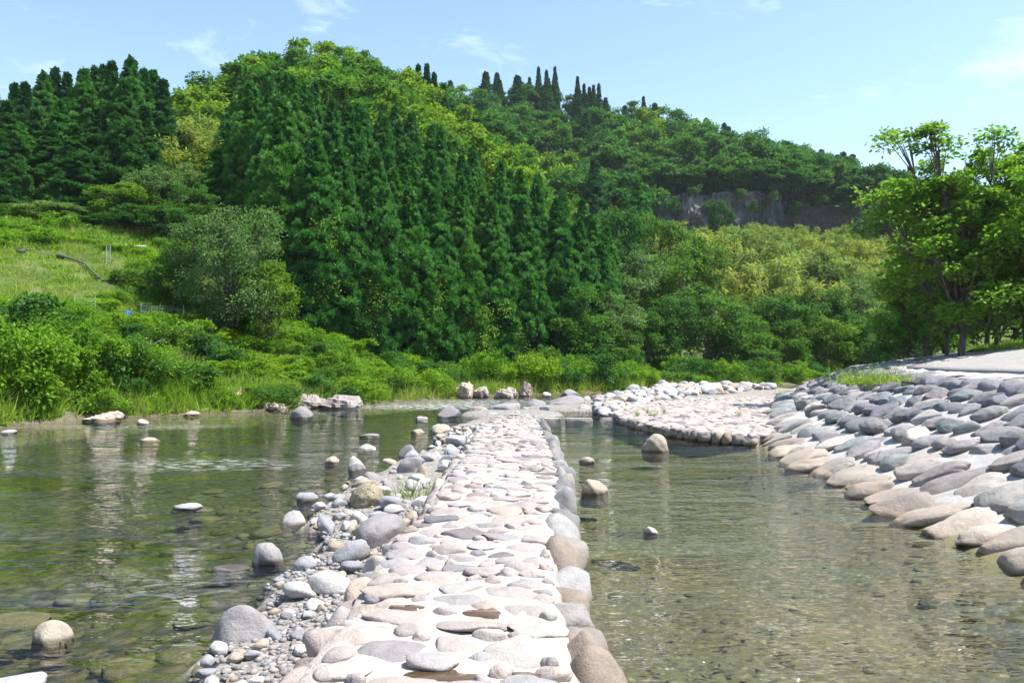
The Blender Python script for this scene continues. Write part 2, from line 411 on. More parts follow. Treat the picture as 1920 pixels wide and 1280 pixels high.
def bed_mat():
    m, ns, ls, out = newmat('river_bed')
    geo = ns.new('ShaderNodeNewGeometry')
    at = N(ns, 'ShaderNodeAttribute', attribute_name='var')     # 0 = river cobbles, 1 = pool sand
    vo = N(ns, 'ShaderNodeTexVoronoi', Scale=6.5); vo.inputs['Randomness'].default_value = 1.0
    ls.new(geo.outputs['Position'], vo.inputs['Vector'])
    rc = ramp(ns, [(0.0, (0.0225, 0.0238, 0.0070)), (0.3, (0.0584, 0.0477, 0.0137)), (0.5, (0.0336, 0.0358, 0.0109)), (0.7, (0.0899, 0.0668, 0.0215)), (0.88, (0.0449, 0.0454, 0.0215)), (1.0, (0.0989, 0.0907, 0.0468))])
    sp = ns.new('ShaderNodeSeparateColor'); ls.new(vo.outputs['Color'], sp.inputs[0]); ls.new(sp.outputs[0], rc.inputs[0])
    edge = ramp(ns, [(0.35, (1, 1, 1)), (0.75, (0.35, 0.35, 0.35))]); ls.new(vo.outputs['Distance'], edge.inputs[0])
    river = mixc(ns, ls, 1.0, rc.outputs[0], edge.outputs[0], 'MULTIPLY')
    vo2 = N(ns, 'ShaderNodeTexVoronoi', Scale=24.0); ls.new(geo.outputs['Position'], vo2.inputs['Vector'])
    sp2 = ns.new('ShaderNodeSeparateColor'); ls.new(vo2.outputs['Color'], sp2.inputs[0])
    pc = ramp(ns, [(0.0, (0.0658, 0.0548, 0.0288)), (0.35, (0.1096, 0.0902, 0.0514)), (0.7, (0.0849, 0.0699, 0.0392)), (0.93, (0.1370, 0.1140, 0.0676)), (1.0, (0.2302, 0.1976, 0.1350))]); ls.new(sp2.outputs[1], pc.inputs[0])
    nz = N(ns, 'ShaderNodeTexNoise', Scale=0.55, Detail=4.0); ls.new(geo.outputs['Position'], nz.inputs['Vector'])
    big = ramp(ns, [(0.3, (0.72, 0.8, 0.72)), (0.7, (1.25, 1.15, 1.0))]); ls.new(nz.outputs['Fac'], big.inputs[0])
    col = mixc(ns, ls, at.outputs['Fac'], river, pc.outputs[0])
    col = mixc(ns, ls, 1.0, col, big.outputs[0], 'MULTIPLY')
    # the bar of grey gravel that stands clear of the water
    sx = ns.new('ShaderNodeSeparateXYZ'); ls.new(geo.outputs['Position'], sx.inputs[0])
    gm = ns.new('ShaderNodeMapRange'); gm.inputs[1].default_value = -0.06; gm.inputs[2].default_value = 0.03; ls.new(sx.outputs['Z'], gm.inputs[0])
    vg = N(ns, 'ShaderNodeTexVoronoi', Scale=38.0); ls.new(geo.outputs['Position'], vg.inputs['Vector'])
    sg = ns.new('ShaderNodeSeparateColor'); ls.new(vg.outputs['Color'], sg.inputs[0])
    gc = ramp(ns, [(0.0, (0.11, 0.10, 0.085)), (0.5, (0.19, 0.17, 0.145)), (0.85, (0.27, 0.25, 0.22)), (1.0, (0.36, 0.33, 0.29))]); ls.new(sg.outputs[0], gc.inputs[0])
    col = mixc(ns, ls, gm.outputs[0], col, gc.outputs[0])
    bs = N(ns, 'ShaderNodeBsdfPrincipled', Roughness=0.8)
    bp = N(ns, 'ShaderNodeBump', Strength=0.8, Distance=0.05)
    bp.invert = True
    ls.new(vo.outputs['Distance'], bp.inputs['Height']); ls.new(bp.outputs[0], bs.inputs['Normal'])
    ls.new(col, bs.inputs['Base Color']); ls.new(bs.outputs[0], out.inputs[0])
    return m
M['bed'] = bed_mat()

def water_mat():
    m, ns, ls, out = newmat('clear_river_water')
    geo = ns.new('ShaderNodeNewGeometry')
    mp = N(ns, 'ShaderNodeMapping'); mp.inputs['Scale'].default_value = (1.0, 2.1, 1.0); mp.inputs['Rotation'].default_value = (0, 0, R(-14))
    ls.new(geo.outputs['Position'], mp.inputs[0])
    n1 = N(ns, 'ShaderNodeTexNoise', Scale=1.3, Detail=2.0, Roughness=0.5, Distortion=0.6)
    n2 = N(ns, 'ShaderNodeTexNoise', Scale=3.8, Detail=2.0, Roughness=0.5, Distortion=0.4)
    n3 = N(ns, 'ShaderNodeTexNoise', Scale=0.28, Detail=2.0)
    for n in (n1, n2, n3): ls.new(mp.outputs[0], n.inputs['Vector'])
    at = N(ns, 'ShaderNodeAttribute', attribute_name='var')      # roughness of the flow: 0 calm pool, 1 riffle
    amp = math_(ns, ls, 'MULTIPLY_ADD', at.outputs['Fac'], 1.1, 0.22)
    pat = N(ns, 'ShaderNodeMapRange'); pat.inputs[1].default_value = 0.38; pat.inputs[2].default_value = 0.62; pat.inputs[3].default_value = 0.3; pat.inputs[4].default_value = 1.5
    ls.new(n3.outputs['Fac'], pat.inputs[0])
    n4 = N(ns, 'ShaderNodeTexNoise', Scale=10.0, Detail=1.0, Roughness=0.5); ls.new(mp.outputs[0], n4.inputs['Vector'])
    h = math_(ns, ls, 'ADD', n1.outputs['Fac'], math_(ns, ls, 'MULTIPLY', n2.outputs['Fac'], 0.6))
    h = math_(ns, ls, 'ADD', h, math_(ns, ls, 'MULTIPLY', n4.outputs['Fac'], 0.14))
    h = math_(ns, ls, 'MULTIPLY', math_(ns, ls, 'MULTIPLY', h, amp), pat.outputs[0])
    bp = N(ns, 'ShaderNodeBump', Strength=1.0, Distance=0.17)
    ls.new(h, bp.inputs['Height'])
    fr = N(ns, 'ShaderNodeFresnel', IOR=1.33); ls.new(bp.outputs[0], fr.inputs['Normal'])
    tr = ns.new('ShaderNodeBsdfTransparent'); tr.inputs[0].default_value = (0.94, 0.97, 0.92, 1)
    gl = N(ns, 'ShaderNodeBsdfGlossy', Roughness=0.02); ls.new(bp.outputs[0], gl.inputs['Normal'])
    gl.inputs[0].default_value = (1, 1, 1, 1)
    mx = ns.new('ShaderNodeMixShader'); ls.new(fr.outputs[0], mx.inputs[0]); ls.new(tr.outputs[0], mx.inputs[1]); ls.new(gl.outputs[0], mx.inputs[2])
    # broken white water on the riffle crests
    fo = N(ns, 'ShaderNodeTexNoise', Scale=3.2, Detail=6.0, Roughness=0.7); ls.new(mp.outputs[0], fo.inputs['Vector'])
    fm = math_(ns, ls, 'MULTIPLY', math_(ns, ls, 'SUBTRACT', at.outputs['Fac'], 0.55, clamp=True), 2.2)
    ff = N(ns, 'ShaderNodeMapRange'); ff.inputs[1].default_value = 0.50; ff.inputs[2].default_value = 0.62
    ls.new(fo.outputs['Fac'], ff.inputs[0])
    df = ns.new('ShaderNodeBsdfDiffuse'); df.inputs[0].default_value = (0.8, 0.82, 0.82, 1)
    mx2 = ns.new('ShaderNodeMixShader'); ls.new(math_(ns, ls, 'MULTIPLY', fm, ff.outputs[0], clamp=True), mx2.inputs[0])
    ls.new(mx.outputs[0], mx2.inputs[1]); ls.new(df.outputs[0], mx2.inputs[2])
    ls.new(mx2.outputs[0], out.inputs[0])
    va = ns.new('ShaderNodeVolumeAbsorption'); va.inputs[0].default_value = (0.68, 0.82, 0.5, 1); va.inputs[1].default_value = 0.30
    ls.new(va.outputs[0], out.inputs['Volume'])
    return m
M['water'] = water_mat()
def puddle_mat():
    m, ns, ls, out = newmat('brown_puddle_water')
    bs = N(ns, 'ShaderNodeBsdfPrincipled', Roughness=0.06); bs.inputs['Base Color'].default_value = (0.085, 0.055, 0.03, 1)
    ls.new(bs.outputs[0], out.inputs[0]); return m
M['puddle'] = puddle_mat()

# ------------------------------------------------------------------ land shape
SHORE = np.array([(-90, -60), (-60, -12), (-42, 2), (-28, 15), (-20, 21.5), (-15.75, 25.2), (-14.9, 28.5), (-11.8, 31.3), (-9, 34.7), (-6.6, 38.9),
                  (-3.2, 44.2), (1.3, 48.9), (5.7, 51.5), (12.8, 57.6), (20.2, 64.5), (30, 72), (60, 90), (120, 118), (330, 200)], float)
TOE = np.array([(4.3, -60), (4.6, 0), (4.8, 5), (5.0, 8.0), (5.07, 9.3), (5.4, 12.75), (5.65, 15.5), (6.2, 21), (7.6, 26), (9.4, 31.4), (12.7, 40.6), (18, 52), (30, 62), (60, 76), (120, 100), (330, 170)], float)
def sdist(poly, X, Y):
    """signed distance to a polyline, positive on the left of its direction"""
    X = np.asarray(X, float); Y = np.asarray(Y, float)
    best = np.full(X.shape, 1e9); sg = np.ones(X.shape)
    for (x0, y0), (x1, y1) in zip(poly[:-1], poly[1:]):
        dx, dy = x1 - x0, y1 - y0
        t = np.clip(((X - x0) * dx + (Y - y0) * dy) / (dx * dx + dy * dy), 0, 1)
        ex, ey = X - x0 - t * dx, Y - y0 - t * dy
        d = np.hypot(ex, ey)
        c = dx * ey - dy * ex
        m = d < best
        best = np.where(m, d, best); sg = np.where(m, np.where(c >= 0, 1.0, -1.0), sg)
    return best * sg
ctrl = []
for px, py, d in [(0, 690, 28), (0, 560, 36), (0, 485, 42), (0, 430, 48), (0, 405, 58), (200, 650, 34), (200, 550, 41), (200, 490, 46), (200, 462, 50), (200, 418, 58),
                  (400, 705, 35), (400, 655, 39), (400, 560, 46), (400, 470, 54), (400, 420, 66), (560, 735, 38), (560, 665, 43), (560, 600, 50), (560, 500, 60), (480, 350, 76),
                  (700, 705, 46), (700, 645, 54), (700, 500, 66), (650, 380, 78), (850, 720, 50), (850, 692, 56), (850, 560, 70), (850, 430, 82),
                  (1000, 712, 56), (1000, 645, 68), (1000, 520, 82), (1130, 705, 60), (1130, 650, 75), (1130, 560, 95)]:
    ctrl.append(P(px, py, d))
for px, d, z in [(340, 120, 32), (460, 122, 37), (540, 125, 42.5), (640, 125, 43), (720, 125, 40), (830, 130, 34), (930, 135, 30), (1020, 140, 25), (200, 115, 27), (0, 110, 24), (-200, 110, 22),
                 (100, 75, 15), (250, 85, 19), (380, 95, 25), (540, 160, 38), (800, 165, 36), (300, 160, 28), (-100, 75, 15), (-300, 60, 14),
                 (600, 100, 30), (760, 100, 27), (900, 105, 20),
                 (700, 240, 70), (830, 235, 70), (950, 235, 73), (1100, 235, 69), (1250, 235, 62), (1400, 235, 56), (1550, 230, 49), (1700, 225, 41), (1920, 220, 32), (2150, 215, 26),
                 (900, 190, 47), (1000, 195, 47), (1100, 185, 38), (1250, 205, 50), (1400, 205, 47), (1550, 200, 42),
                 (1215, 168, 26), (1350, 168, 26), (1480, 168, 26), (1600, 165, 25), (1680, 160, 24), (1215, 178, 36.5), (1350, 178, 37), (1480, 178, 36.5), (1600, 175, 34.5), (1690, 172, 32),
                 (1130, 172, 32), (1130, 150, 24), (1130, 120, 15), (1250, 120, 13), (1450, 120, 13), (1650, 120, 13), (1250, 92, 5.5), (1450, 92, 5.0), (1650, 90, 4.0), (1300, 150, 21.5), (1500, 150, 21.5), (1680, 145, 20),
                 (1250, 66, .8), (1400, 72, .8), (1500, 78, .9), (1600, 84, 1), (1250, 76, 2), (1450, 83, 2.2), (1900, 105, 4), (1900, 150, 15), (2200, 95, 3), (2200, 160, 14), (2400, 220, 22)]:
    ctrl.append(np.array([XP(px, d), d, z]))
for p in [(-300, 420, 45), (0, 420, 60), (300, 420, 40), (-300, 60, 22), (-300, 200, 40), (300, 300, 25), (0, 300, 62), (120, 300, 50), (-150, 220, 40), (-45, 21, 7), (-70, 30, 14), (-65, -10, 5), (-120, -50, 12), (-150, 60, 20), (330, 230, 6)]:
    ctrl.append(np.array(p, float))
for (x, y) in SHORE[2:-2]:
    ctrl.append(np.array([x, y, 0.0]))
ctrl = np.array(ctrl)
def _tps(r2): return np.where(r2 > 1e-9, 0.5 * r2 * np.log(r2 + 1e-12), 0.0)
_n = len(ctrl)
_K = _tps(((ctrl[:, None, :2] - ctrl[None, :, :2]) ** 2).sum(-1)) + np.eye(_n) * 2.0
_Pm = np.c_[np.ones(_n), ctrl[:, :2]]
_A = np.block([[_K, _Pm], [_Pm.T, np.zeros((3, 3))]])
_w = np.linalg.solve(_A, np.r_[ctrl[:, 2], 0, 0, 0])
def tps(X, Y):
    X = np.asarray(X, float); Y = np.asarray(Y, float); o = np.zeros(X.shape)
    for i in range(_n):
        o += _w[i] * _tps((X - ctrl[i, 0]) ** 2 + (Y - ctrl[i, 1]) ** 2)
    return o + _w[_n] + _w[_n + 1] * X + _w[_n + 2] * Y
def ramp_bank(e):
    """height of the right bank over distance e up from its toe"""
    e = np.asarray(e, float)
    return np.where(e < 0, 0.42 * e, np.where(e < 3.9, 0.415 * e, 1.62 + 0.165 * np.minimum(e - 3.9, 7.5)))
def ground(X, Y):
    X = np.asarray(X, float); Y = np.asarray(Y, float)
    s = sdist(SHORE, X, Y)
    e = -sdist(TOE, X, Y)
    zl = np.clip(tps(X, Y), 0.0, 95)
    zl = np.maximum(zl, np.minimum(0.12 * s, 0.5))
    zl = np.where(s > 0, zl * np.clip(s / 1.2, 0.0, 1) + 0.05, np.maximum(-1.6, 0.35 * s))
    zr = ramp_bank(e) - 0.25 + np.clip((e - 6) * .1, -0.05, 0.26)
    zr = np.where(e > -1, zr, -1.6)
    far_fade = np.clip((Y - 50) / 30, 0, 1)
    return np.maximum(zl, np.where(e > 0, np.minimum(zr, 3.0 + 0 * far_fade), np.maximum(-1.6, 0.42 * e - .25)))
def gz(x, y): return float(ground(np.array([x]), np.array([y]))[0])

def axis(segs):
    a = [segs[0][0]]
    for lo, hi, st in segs:
        while a[-1] < hi - 1e-6: a.append(min(hi, a[-1] + st))
    return np.array(a)
gx = axis([(-320, -60, 13), (-60, 60, 1.3), (60, 130, 3.5), (130, 340, 14)])
gy = axis([(-60, 15, 7.5), (15, 90, 1.2), (90, 160, 2.5), (160, 182, 1.5), (182, 260, 4), (260, 430, 17)])
XX, YY = np.meshgrid(gx, gy)
ZZ = ground(XX, YY)
ZZ += np.where(ZZ > 0.4, 0.12 * np.sin(XX * 1.7 + np.sin(YY * 1.1) * 2) * np.cos(YY * 1.3), 0)
nx, ny = len(gx), len(gy)
ii = np.arange(nx * ny).reshape(ny, nx)
GF = np.stack([ii[:-1, :-1], ii[:-1, 1:], ii[1:, 1:], ii[1:, :-1]], -1).reshape(-1, 4)
tag(obj('hillside', mesh_np('hillside', np.c_[XX.ravel(), YY.ravel(), ZZ.ravel()], GF, None, True), M['soil']), kind='structure')

# causeway outline (top level of the mortar) from its left and right edges
CZ = 0.45
CL = [(430, 1420), (505, 1275), (560, 1205), (620, 1150), (648, 1095), (690, 1040), (735, 990), (790, 945), (812, 905), (845, 865), (872, 830), (884, 802), (905, 789), (940, 777)]
CR = [(1120, 1420), (1075, 1280), (1055, 1180), (1038, 1110), (1030, 1040), (1025, 980), (1038, 930), (1040, 885), (1032, 848), (1020, 818), (1012, 797), (1004, 786), (992, 776)]
CLW = np.array([(-1.4, -2.0), (-1.4, 1.5)] + [tuple(G(a, b, CZ)[:2] + np.array([0.12, 0])) for a, b in CL])
CRW = np.array([(0.55, -2.0), (0.5, 1.5)] + [tuple(G(a, b, CZ)[:2]) for a, b in CR])
CEND = min(CLW[-1, 1], CRW[-1, 1])
def cl(y): return np.interp(y, CLW[:, 1], CLW[:, 0])
def cr(y): return np.interp(y, CRW[:, 1], CRW[:, 0])

# gravel bar left of the causeway: water edge, by pixel at z = 0
GB = np.array([tuple(G(a, b, 0)[:2]) for a, b in [(400, 1400), (380, 1290), (395, 1240), (420, 1180), (500, 1155), (500, 1110), (560, 1075), (610, 1040), (600, 1000), (560, 985), (600, 950), (640, 925), (660, 905), (720, 890), (735, 870), (790, 855), (830, 835), (820, 815), (860, 800), (900, 785)]])
_o = np.argsort(GB[:, 1]); GB = GB[_o]
def gravel_edge(y): return np.interp(y, GB[:, 1], GB[:, 0])
def bed_h(X, Y):
    X = np.asarray(X, float); Y = np.asarray(Y, float)
    ge = np.where(Y < GB[-1, 1], gravel_edge(Y), 99.0)
    dl = ge - X                                    # distance out into the river
    river = np.where(dl > 0, -0.05 - 0.13 * np.minimum(dl, 3) - 0.06 * np.clip(dl - 3, 0, 5), np.minimum(0.08 - 0.05 * dl, 0.13))
    river = np.where(Y > 26, np.maximum(river, -0.45) * np.clip((Y - 26) / 3, 0, 1) + river * np.clip(1 - (Y - 26) / 3, 0, 1), river)
    far = np.where(Y > GB[-1, 1], -0.45, river)
    te = np.clip((1.8 - sdist(TOE, X, Y)) / 1.9, 0, 1)
    pool = -0.42 + 0.40 * te * te * (3 - 2 * te)
    mid = 0.5 * (cl(Y) + cr(Y))
    b = np.where((X > mid) & (Y < CEND + 6), pool, far)
    b = b + 0.035 * np.sin(X * 2.3 + np.sin(Y * 1.4)) * np.sin(Y * 1.9 + X)
    # bar of stones beyond the weir
    for (cx, cy, rx, ry, hh) in BARS:
        q = ((X - cx) / rx) ** 2 + ((Y - cy) / ry) ** 2
        b = np.maximum(b, hh * np.clip(1.6 - q, 0, 1) - 0.5 * np.clip(q - 1.0, 0, 1))
    return b
BARS = []
for px, py, rx, ry, hh in [(1180, 752, 2.4, 2.2, .15), (1280, 744, 4.0, 3.5, .3), (1370, 738, 5.0, 4.0, .4), (960, 772, 1.8, 2.0, .12), (1080, 762, 2.2, 1.5, .12)]:
    g = G(px, py, 0.1); BARS.append((g[0], g[1], rx, ry, hh))
bx = axis([(-45, -8, 1.5), (-8, 7, 0.16), (7, 40, 1.2)])
by = axis([(-8, 3, 1.5), (3, 14, 0.15), (14, 40, 0.4), (40, 80, 1.6)])
XX, YY = np.meshgrid(bx, by); ZZ = bed_h(XX, YY)
mid = 0.5 * (cl(YY) + cr(YY))
av = np.where((XX > mid) & (YY < CEND + 4), 1.0, 0.0)
nx, ny = len(bx), len(by)
ii = np.arange(nx * ny).reshape(ny, nx)
GF = np.stack([ii[:-1, :-1], ii[:-1, 1:], ii[1:, 1:], ii[1:, :-1]], -1).reshape(-1, 4)
tag(obj('riverbed', mesh_np('riverbed', np.c_[XX.ravel(), YY.ravel(), ZZ.ravel()], GF, {'var': av.ravel()}, True), M['bed']), kind='structure')

# water: closed body, its top a grid that carries how rough the flow is
wx = axis([(-90, -20, 7), (-20, 14, 0.5), (14, 140, 8)])
wy = axis([(-30, 3, 3), (3, 60, 0.5), (60, 140, 6)])
XX, YY = np.meshgrid(wx, wy)
def blob(px, py, rx, ry):
    g = G(px, py, 0); return np.exp(-((XX - g[0]) / rx) ** 2 - ((YY - g[1]) / ry) ** 2)
mid = 0.5 * (cl(YY) + cr(YY))
wv = np.where((XX > mid) & (YY < CEND + 2), 0.12, 0.36)
wv += 0.55 * blob(820, 762, 4.5, 2.6) + 0.35 * blob(380, 870, 3.5, 1.6) + 0.45 * blob(930, 752, 4.5, 3) + 0.3 * blob(250, 800, 7, 1.6) + 0.25 * blob(300, 1100, 2.5, 1.6) + 0.25 * blob(600, 775, 4, 2)
wv += np.where(XX > mid, 0.45 * blob(1450, 1200, 2.0, 2.0) + .2 * blob(1250, 1010, 1.2, 1.0), 0)
wv = np.clip(wv, 0, 1)
nx, ny = len(wx), len(wy)
V = np.c_[XX.ravel(), YY.ravel(), np.zeros(nx * ny)]
ii = np.arange(nx * ny).reshape(ny, nx)
GF = np.stack([ii[:-1, :-1], ii[:-1, 1:], ii[1:, 1:], ii[1:, :-1]], -1).reshape(-1, 4)
per = np.r_[ii[0, :], ii[1:, -1], ii[-1, -2::-1], ii[-2:0:-1, 0]]
low = V[per].copy(); low[:, 2] = -4.0
nb = len(V); k = len(per)
side = np.array([[per[i], nb + i, nb + (i + 1) % k, per[(i + 1) % k]] for i in range(k)])
V = np.r_[V, low, [[V[:, 0].mean(), V[:, 1].mean(), -4.0]]]
bot = np.array([[nb + (i + 1) % k, nb + i, nb + k, nb + k] for i in range(k)])
me = bpy.data.meshes.new('river')
me.from_pydata(V.tolist(), [], GF.tolist() + side.tolist() + [b[:3].tolist() for b in bot])
a = me.attributes.new('var', 'FLOAT', 'POINT'); a.data.foreach_set('value', np.r_[wv.ravel(), np.full(k + 1, .3)].astype(np.float32))
for p in me.polygons: p.use_smooth = True
me.update()
tag(obj('river', me, M['water']), kind='structure')

# ------------------------------------------------------------------ stones
def ico(sub):
    bm = bmesh.new(); bmesh.ops.create_icosphere(bm, subdivisions=sub, radius=1.0)
    V = np.array([v.co[:] for v in bm.verts]); F = np.array([[v.index for v in f.verts] for f in bm.faces]); bm.free()
    return V, F
ICO = {k: ico(k) for k in (1, 2, 3, 4)}
def rock_vf(seed, sub=3, lump=0.16, cuts=5, cutd=0.72, fine=0.0):
    r = np.random.default_rng(seed)
    V, F = ICO[sub]; V = V.copy()
    D = V.copy()
    disp = np.ones(len(V))
    for f, a in ((1.3, lump), (2.4, lump * 0.5), (4.5, lump * 0.2 + fine), (9.0, fine)):
        for _ in range(3):
            k = r.normal(size=3) * f
            disp += a / 1.7 * np.sin(D @ k + r.uniform(0, 6.28))
    V = D * disp[:, None]
    for _ in range(cuts):
        n = r.normal(size=3); n /= np.linalg.norm(n)
        c = r.uniform(cutd, cutd + 0.22)
        ex = np.maximum(V @ n - c, 0)
        V -= ex[:, None] * n * 0.78
    V /= np.abs(V).max(axis=0)
    return V, F
STONE = []      # rounded cobbles, shared
for i in range(14):
    V, F = rock_vf(100 + i, 3, 0.2, 8, 0.66, 0.012)
    STONE.append(mesh_np('stone', V, F, {'var': np.zeros(len(V))}, True))
STONE_VF = [rock_vf(100 + i, 2, 0.2, 8, 0.66, 0.012) for i in range(14)]
STONE_VF3 = [rock_vf(100 + i, 3, 0.2, 8, 0.66, 0.012) for i in range(14)]
ROUGH, ROUGH_VF = [], []
for i in range(12):
    V, F = rock_vf(500 + i, 4, 0.2, 6, 0.68, 0.02)
    ROUGH.append(mesh_np('boulder', V, F, {'var': np.zeros(len(V))}, True))
    ROUGH_VF.append(rock_vf(500 + i, 3, 0.2, 6, 0.68, 0.02))
def rotm(rx, ry, rz):
    return np.array(Matrix.Rotation(rz, 3, 'Z') @ Matrix.Rotation(ry, 3, 'Y') @ Matrix.Rotation(rx, 3, 'X'))
def add_stone(mb, vf, loc, rot, scale, a):
    V, F = vf
    mb.add((V * np.array(scale)) @ rotm(*rot).T + np.array(loc), F, a)
def stone_copies(mat):
    out = []
    for me in STONE:
        c = me.copy(); c.materials.clear(); c.materials.append(mat); out.append(c)
    return out
def darts(n, fx, fy, ok, radii, packing=0.9):
    """packs discs of falling radius into an area"""
    pts = np.zeros((0, 3))
    for r0, r1, tries in radii:
        C = np.c_[rng.uniform(*fx, tries), rng.uniform(*fy, tries), rng.uniform(r1, r0, tries)]
        C = C[ok(C[:, 0], C[:, 1], C[:, 2])]
        for c in C:
            if len(pts) == 0 or np.all(np.hypot(pts[:, 0] - c[0], pts[:, 1] - c[1]) > (pts[:, 2] + c[2]) * packing):
                pts = np.r_[pts, [c]]
            if len(pts) >= n: return pts
    return pts

# ---- the causeway
cw = empty('stone_causeway', (0, 6, 0))
tag(cw, 'pale causeway of cobbles set in bleached mortar between river and pool', 'causeway')
CWO = np.array([0, 6, 0])
mb = MB()
ys = np.arange(-2.0, CEND + 0.3, 0.14)
prof = np.linspace(0, 1, 13)
rows = []
for y in ys:
    x0, x1 = cl(y), cr(y)
    end = np.clip((CEND + 0.3 - y) / 1.5, 0.35, 1)
    row = [(x0 - 0.30, y, -0.55), (x0 - 0.10, y, 0.12), (x0 - 0.02, y, CZ - 0.09)]
    for t in prof:
        crown = 0.03 * (1 - (2 * t - 1) ** 2)
        row.append((x0 + (x1 - x0) * t, y, (CZ - 0.035 + crown) * end + rng.normal(0, 0.006)))
    row += [(x1 + 0.05, y, CZ - 0.10), (x1 + 0.10, y, 0.1), (x1 + 0.15, y, -0.55)]
    rows.append(row)
rows = np.array(rows); nr, nc = rows.shape[:2]
rows[:, :, 0] += rng.normal(0, 0.012, rows.shape[:2])
ii = np.arange(nr * nc).reshape(nr, nc)
mb.add(rows.reshape(-1, 3) - CWO, np.stack([ii[:-1, :-1], ii[:-1, 1:], ii[1:, 1:], ii[1:, :-1]], -1).reshape(-1, 4))
mb.add(rows[-1] - CWO, [[i, i + 1, nc - 2 - i, nc - 1 - i] for i in range(nc // 2 - 1)])
obj('mortar_bed', mb.mesh('mortar_bed', True), M['mortar'], cw)
PUD = [(G(762, 1138, CZ), .08, .05), (G(905, 1147, CZ), .10, .06), (G(820, 1266, CZ), .17, .06), (G(985, 1265, CZ), .05, .04)]
def ok_cw(x, y, r):
    o = (x - r * 0.8 > cl(y)) & (x + r * 0.9 < cr(y) + 0.02) & (y < CEND - 0.2)
    for g, a, b in PUD:
        o &= np.hypot((x - g[0]) / (a + 0.06), (y - g[1]) / (b + 0.09)) > 1
    return o
pts = darts(1400, (-2.2, 1.6), (3.3, CEND), ok_cw, [(0.21, 0.16, 700), (0.165, 0.12, 5000), (0.13, 0.095, 9000), (0.10, 0.07, 9000), (0.07, 0.045, 6000)], 0.90)
pts = pts[np.argsort(pts[:, 1])]
sm = stone_copies(M['pale_stone'])
rest = MB()
area = [p[2] / p[1] ** 1.5 for p in pts]
big = set(np.argsort(area)[::-1][:285].tolist())
for i, (x, y, r) in enumerate(pts):
    asp = rng.uniform(1.0, 1.45); rz = rng.normal(0, 0.45)
    scl = (r * math.sqrt(asp) * 1.08, r / math.sqrt(asp) * 1.08, rng.uniform(0.04, 0.065))
    t = (x - cl(y)) / max(cr(y) - cl(y), .1)
    loc = np.array([x, y, CZ - 0.040 + 0.03 * (1 - (2 * t - 1) ** 2) + rng.normal(0, 0.008)])
    rot = (rng.normal(0, 0.07), rng.normal(0, 0.07), rz)
    k = int(rng.integers(14))
    if i in big:
        obj('stone', sm[k], None, cw, loc - CWO, rot, scl)
    else:
        add_stone(rest, STONE_VF[k], loc - CWO, rot, scl, rng.random())
tag(obj('stone_paving', rest.mesh('stone_paving', True), M['pale_stone'], cw), kind='stuff')
# big rounded boulders along its pool side and its river side
em = stone_copies(M['edge_stone'])
y = 3.2
while y < CEND - 0.3:
    L = rng.uniform(0.30, 0.58) * (1.0 if y > 9 else 1.1)
    x = cr(y + L / 2) + 0.10
    obj('edge_boulder', em[int(rng.integers(14))], None, cw, np.array([x + rng.uniform(-.03, .04), y + L / 2, 0.16 + rng.uniform(-.03, .05)]) - CWO,
        (rng.normal(0, .12), rng.normal(0.12, .1), rng.normal(0, .2)), (rng.uniform(.16, .23) * (1.0 if y > 9 else 1.2), L / 2 * 1.12, rng.uniform(.27, .34)))
    y += L * 0.98
y = 3.4
while y < CEND - 0.3:
    L = rng.uniform(0.22, 0.45)
    x = cl(y + L / 2) - 0.02
    obj('edge_boulder', sm[int(rng.integers(14))], None, cw, np.array([x + rng.uniform(-.05, .02), y + L / 2, 0.24 + rng.uniform(-.06, .04)]) - CWO,
        (rng.normal(0, .12), rng.normal(-0.15, .1), rng.normal(0, .3)), (rng.uniform(.12, .19), L / 2 * 1.05, rng.uniform(.16, .22)))
    y += L * 1.02
for (g, a, b), lab in zip(PUD, ['small brown puddle left of centre on the causeway', 'small brown puddle right of centre on the causeway', 'long brown puddle at the near end of the causeway', 'tiny brown puddle at the near right end of the causeway']):
    m_ = MB(); n = 22
    th = np.linspace(0, 2 * math.pi, n, endpoint=False)
    rr = 1 + 0.2 * np.sin(th * 3 + g[0] * 9) + 0.12 * np.sin(th * 5 + 1)
    V = np.r_[[[0, 0, 0.006]], np.c_[np.cos(th) * a * rr * 1.25, np.sin(th) * b * rr * 1.4, np.full(n, 0.006)], np.c_[np.cos(th) * a * rr * 1.4, np.sin(th) * b * rr * 1.6, np.full(n, -0.012)]]
    F = [[0, 1 + i, 1 + (i + 1) % n] for i in range(n)] + [[1 + i, n + 1 + i, n + 1 + (i + 1) % n] for i in range(n)] + [[1 + i, n + 1 + (i + 1) % n, 1 + (i + 1) % n] for i in range(n)]
    m_.add(V, F)
    tag(obj('puddle', m_.mesh('puddle', True), M['puddle'], None, (g[0], g[1], CZ - 0.006)), lab, 'puddle', 'puddles on the causeway')

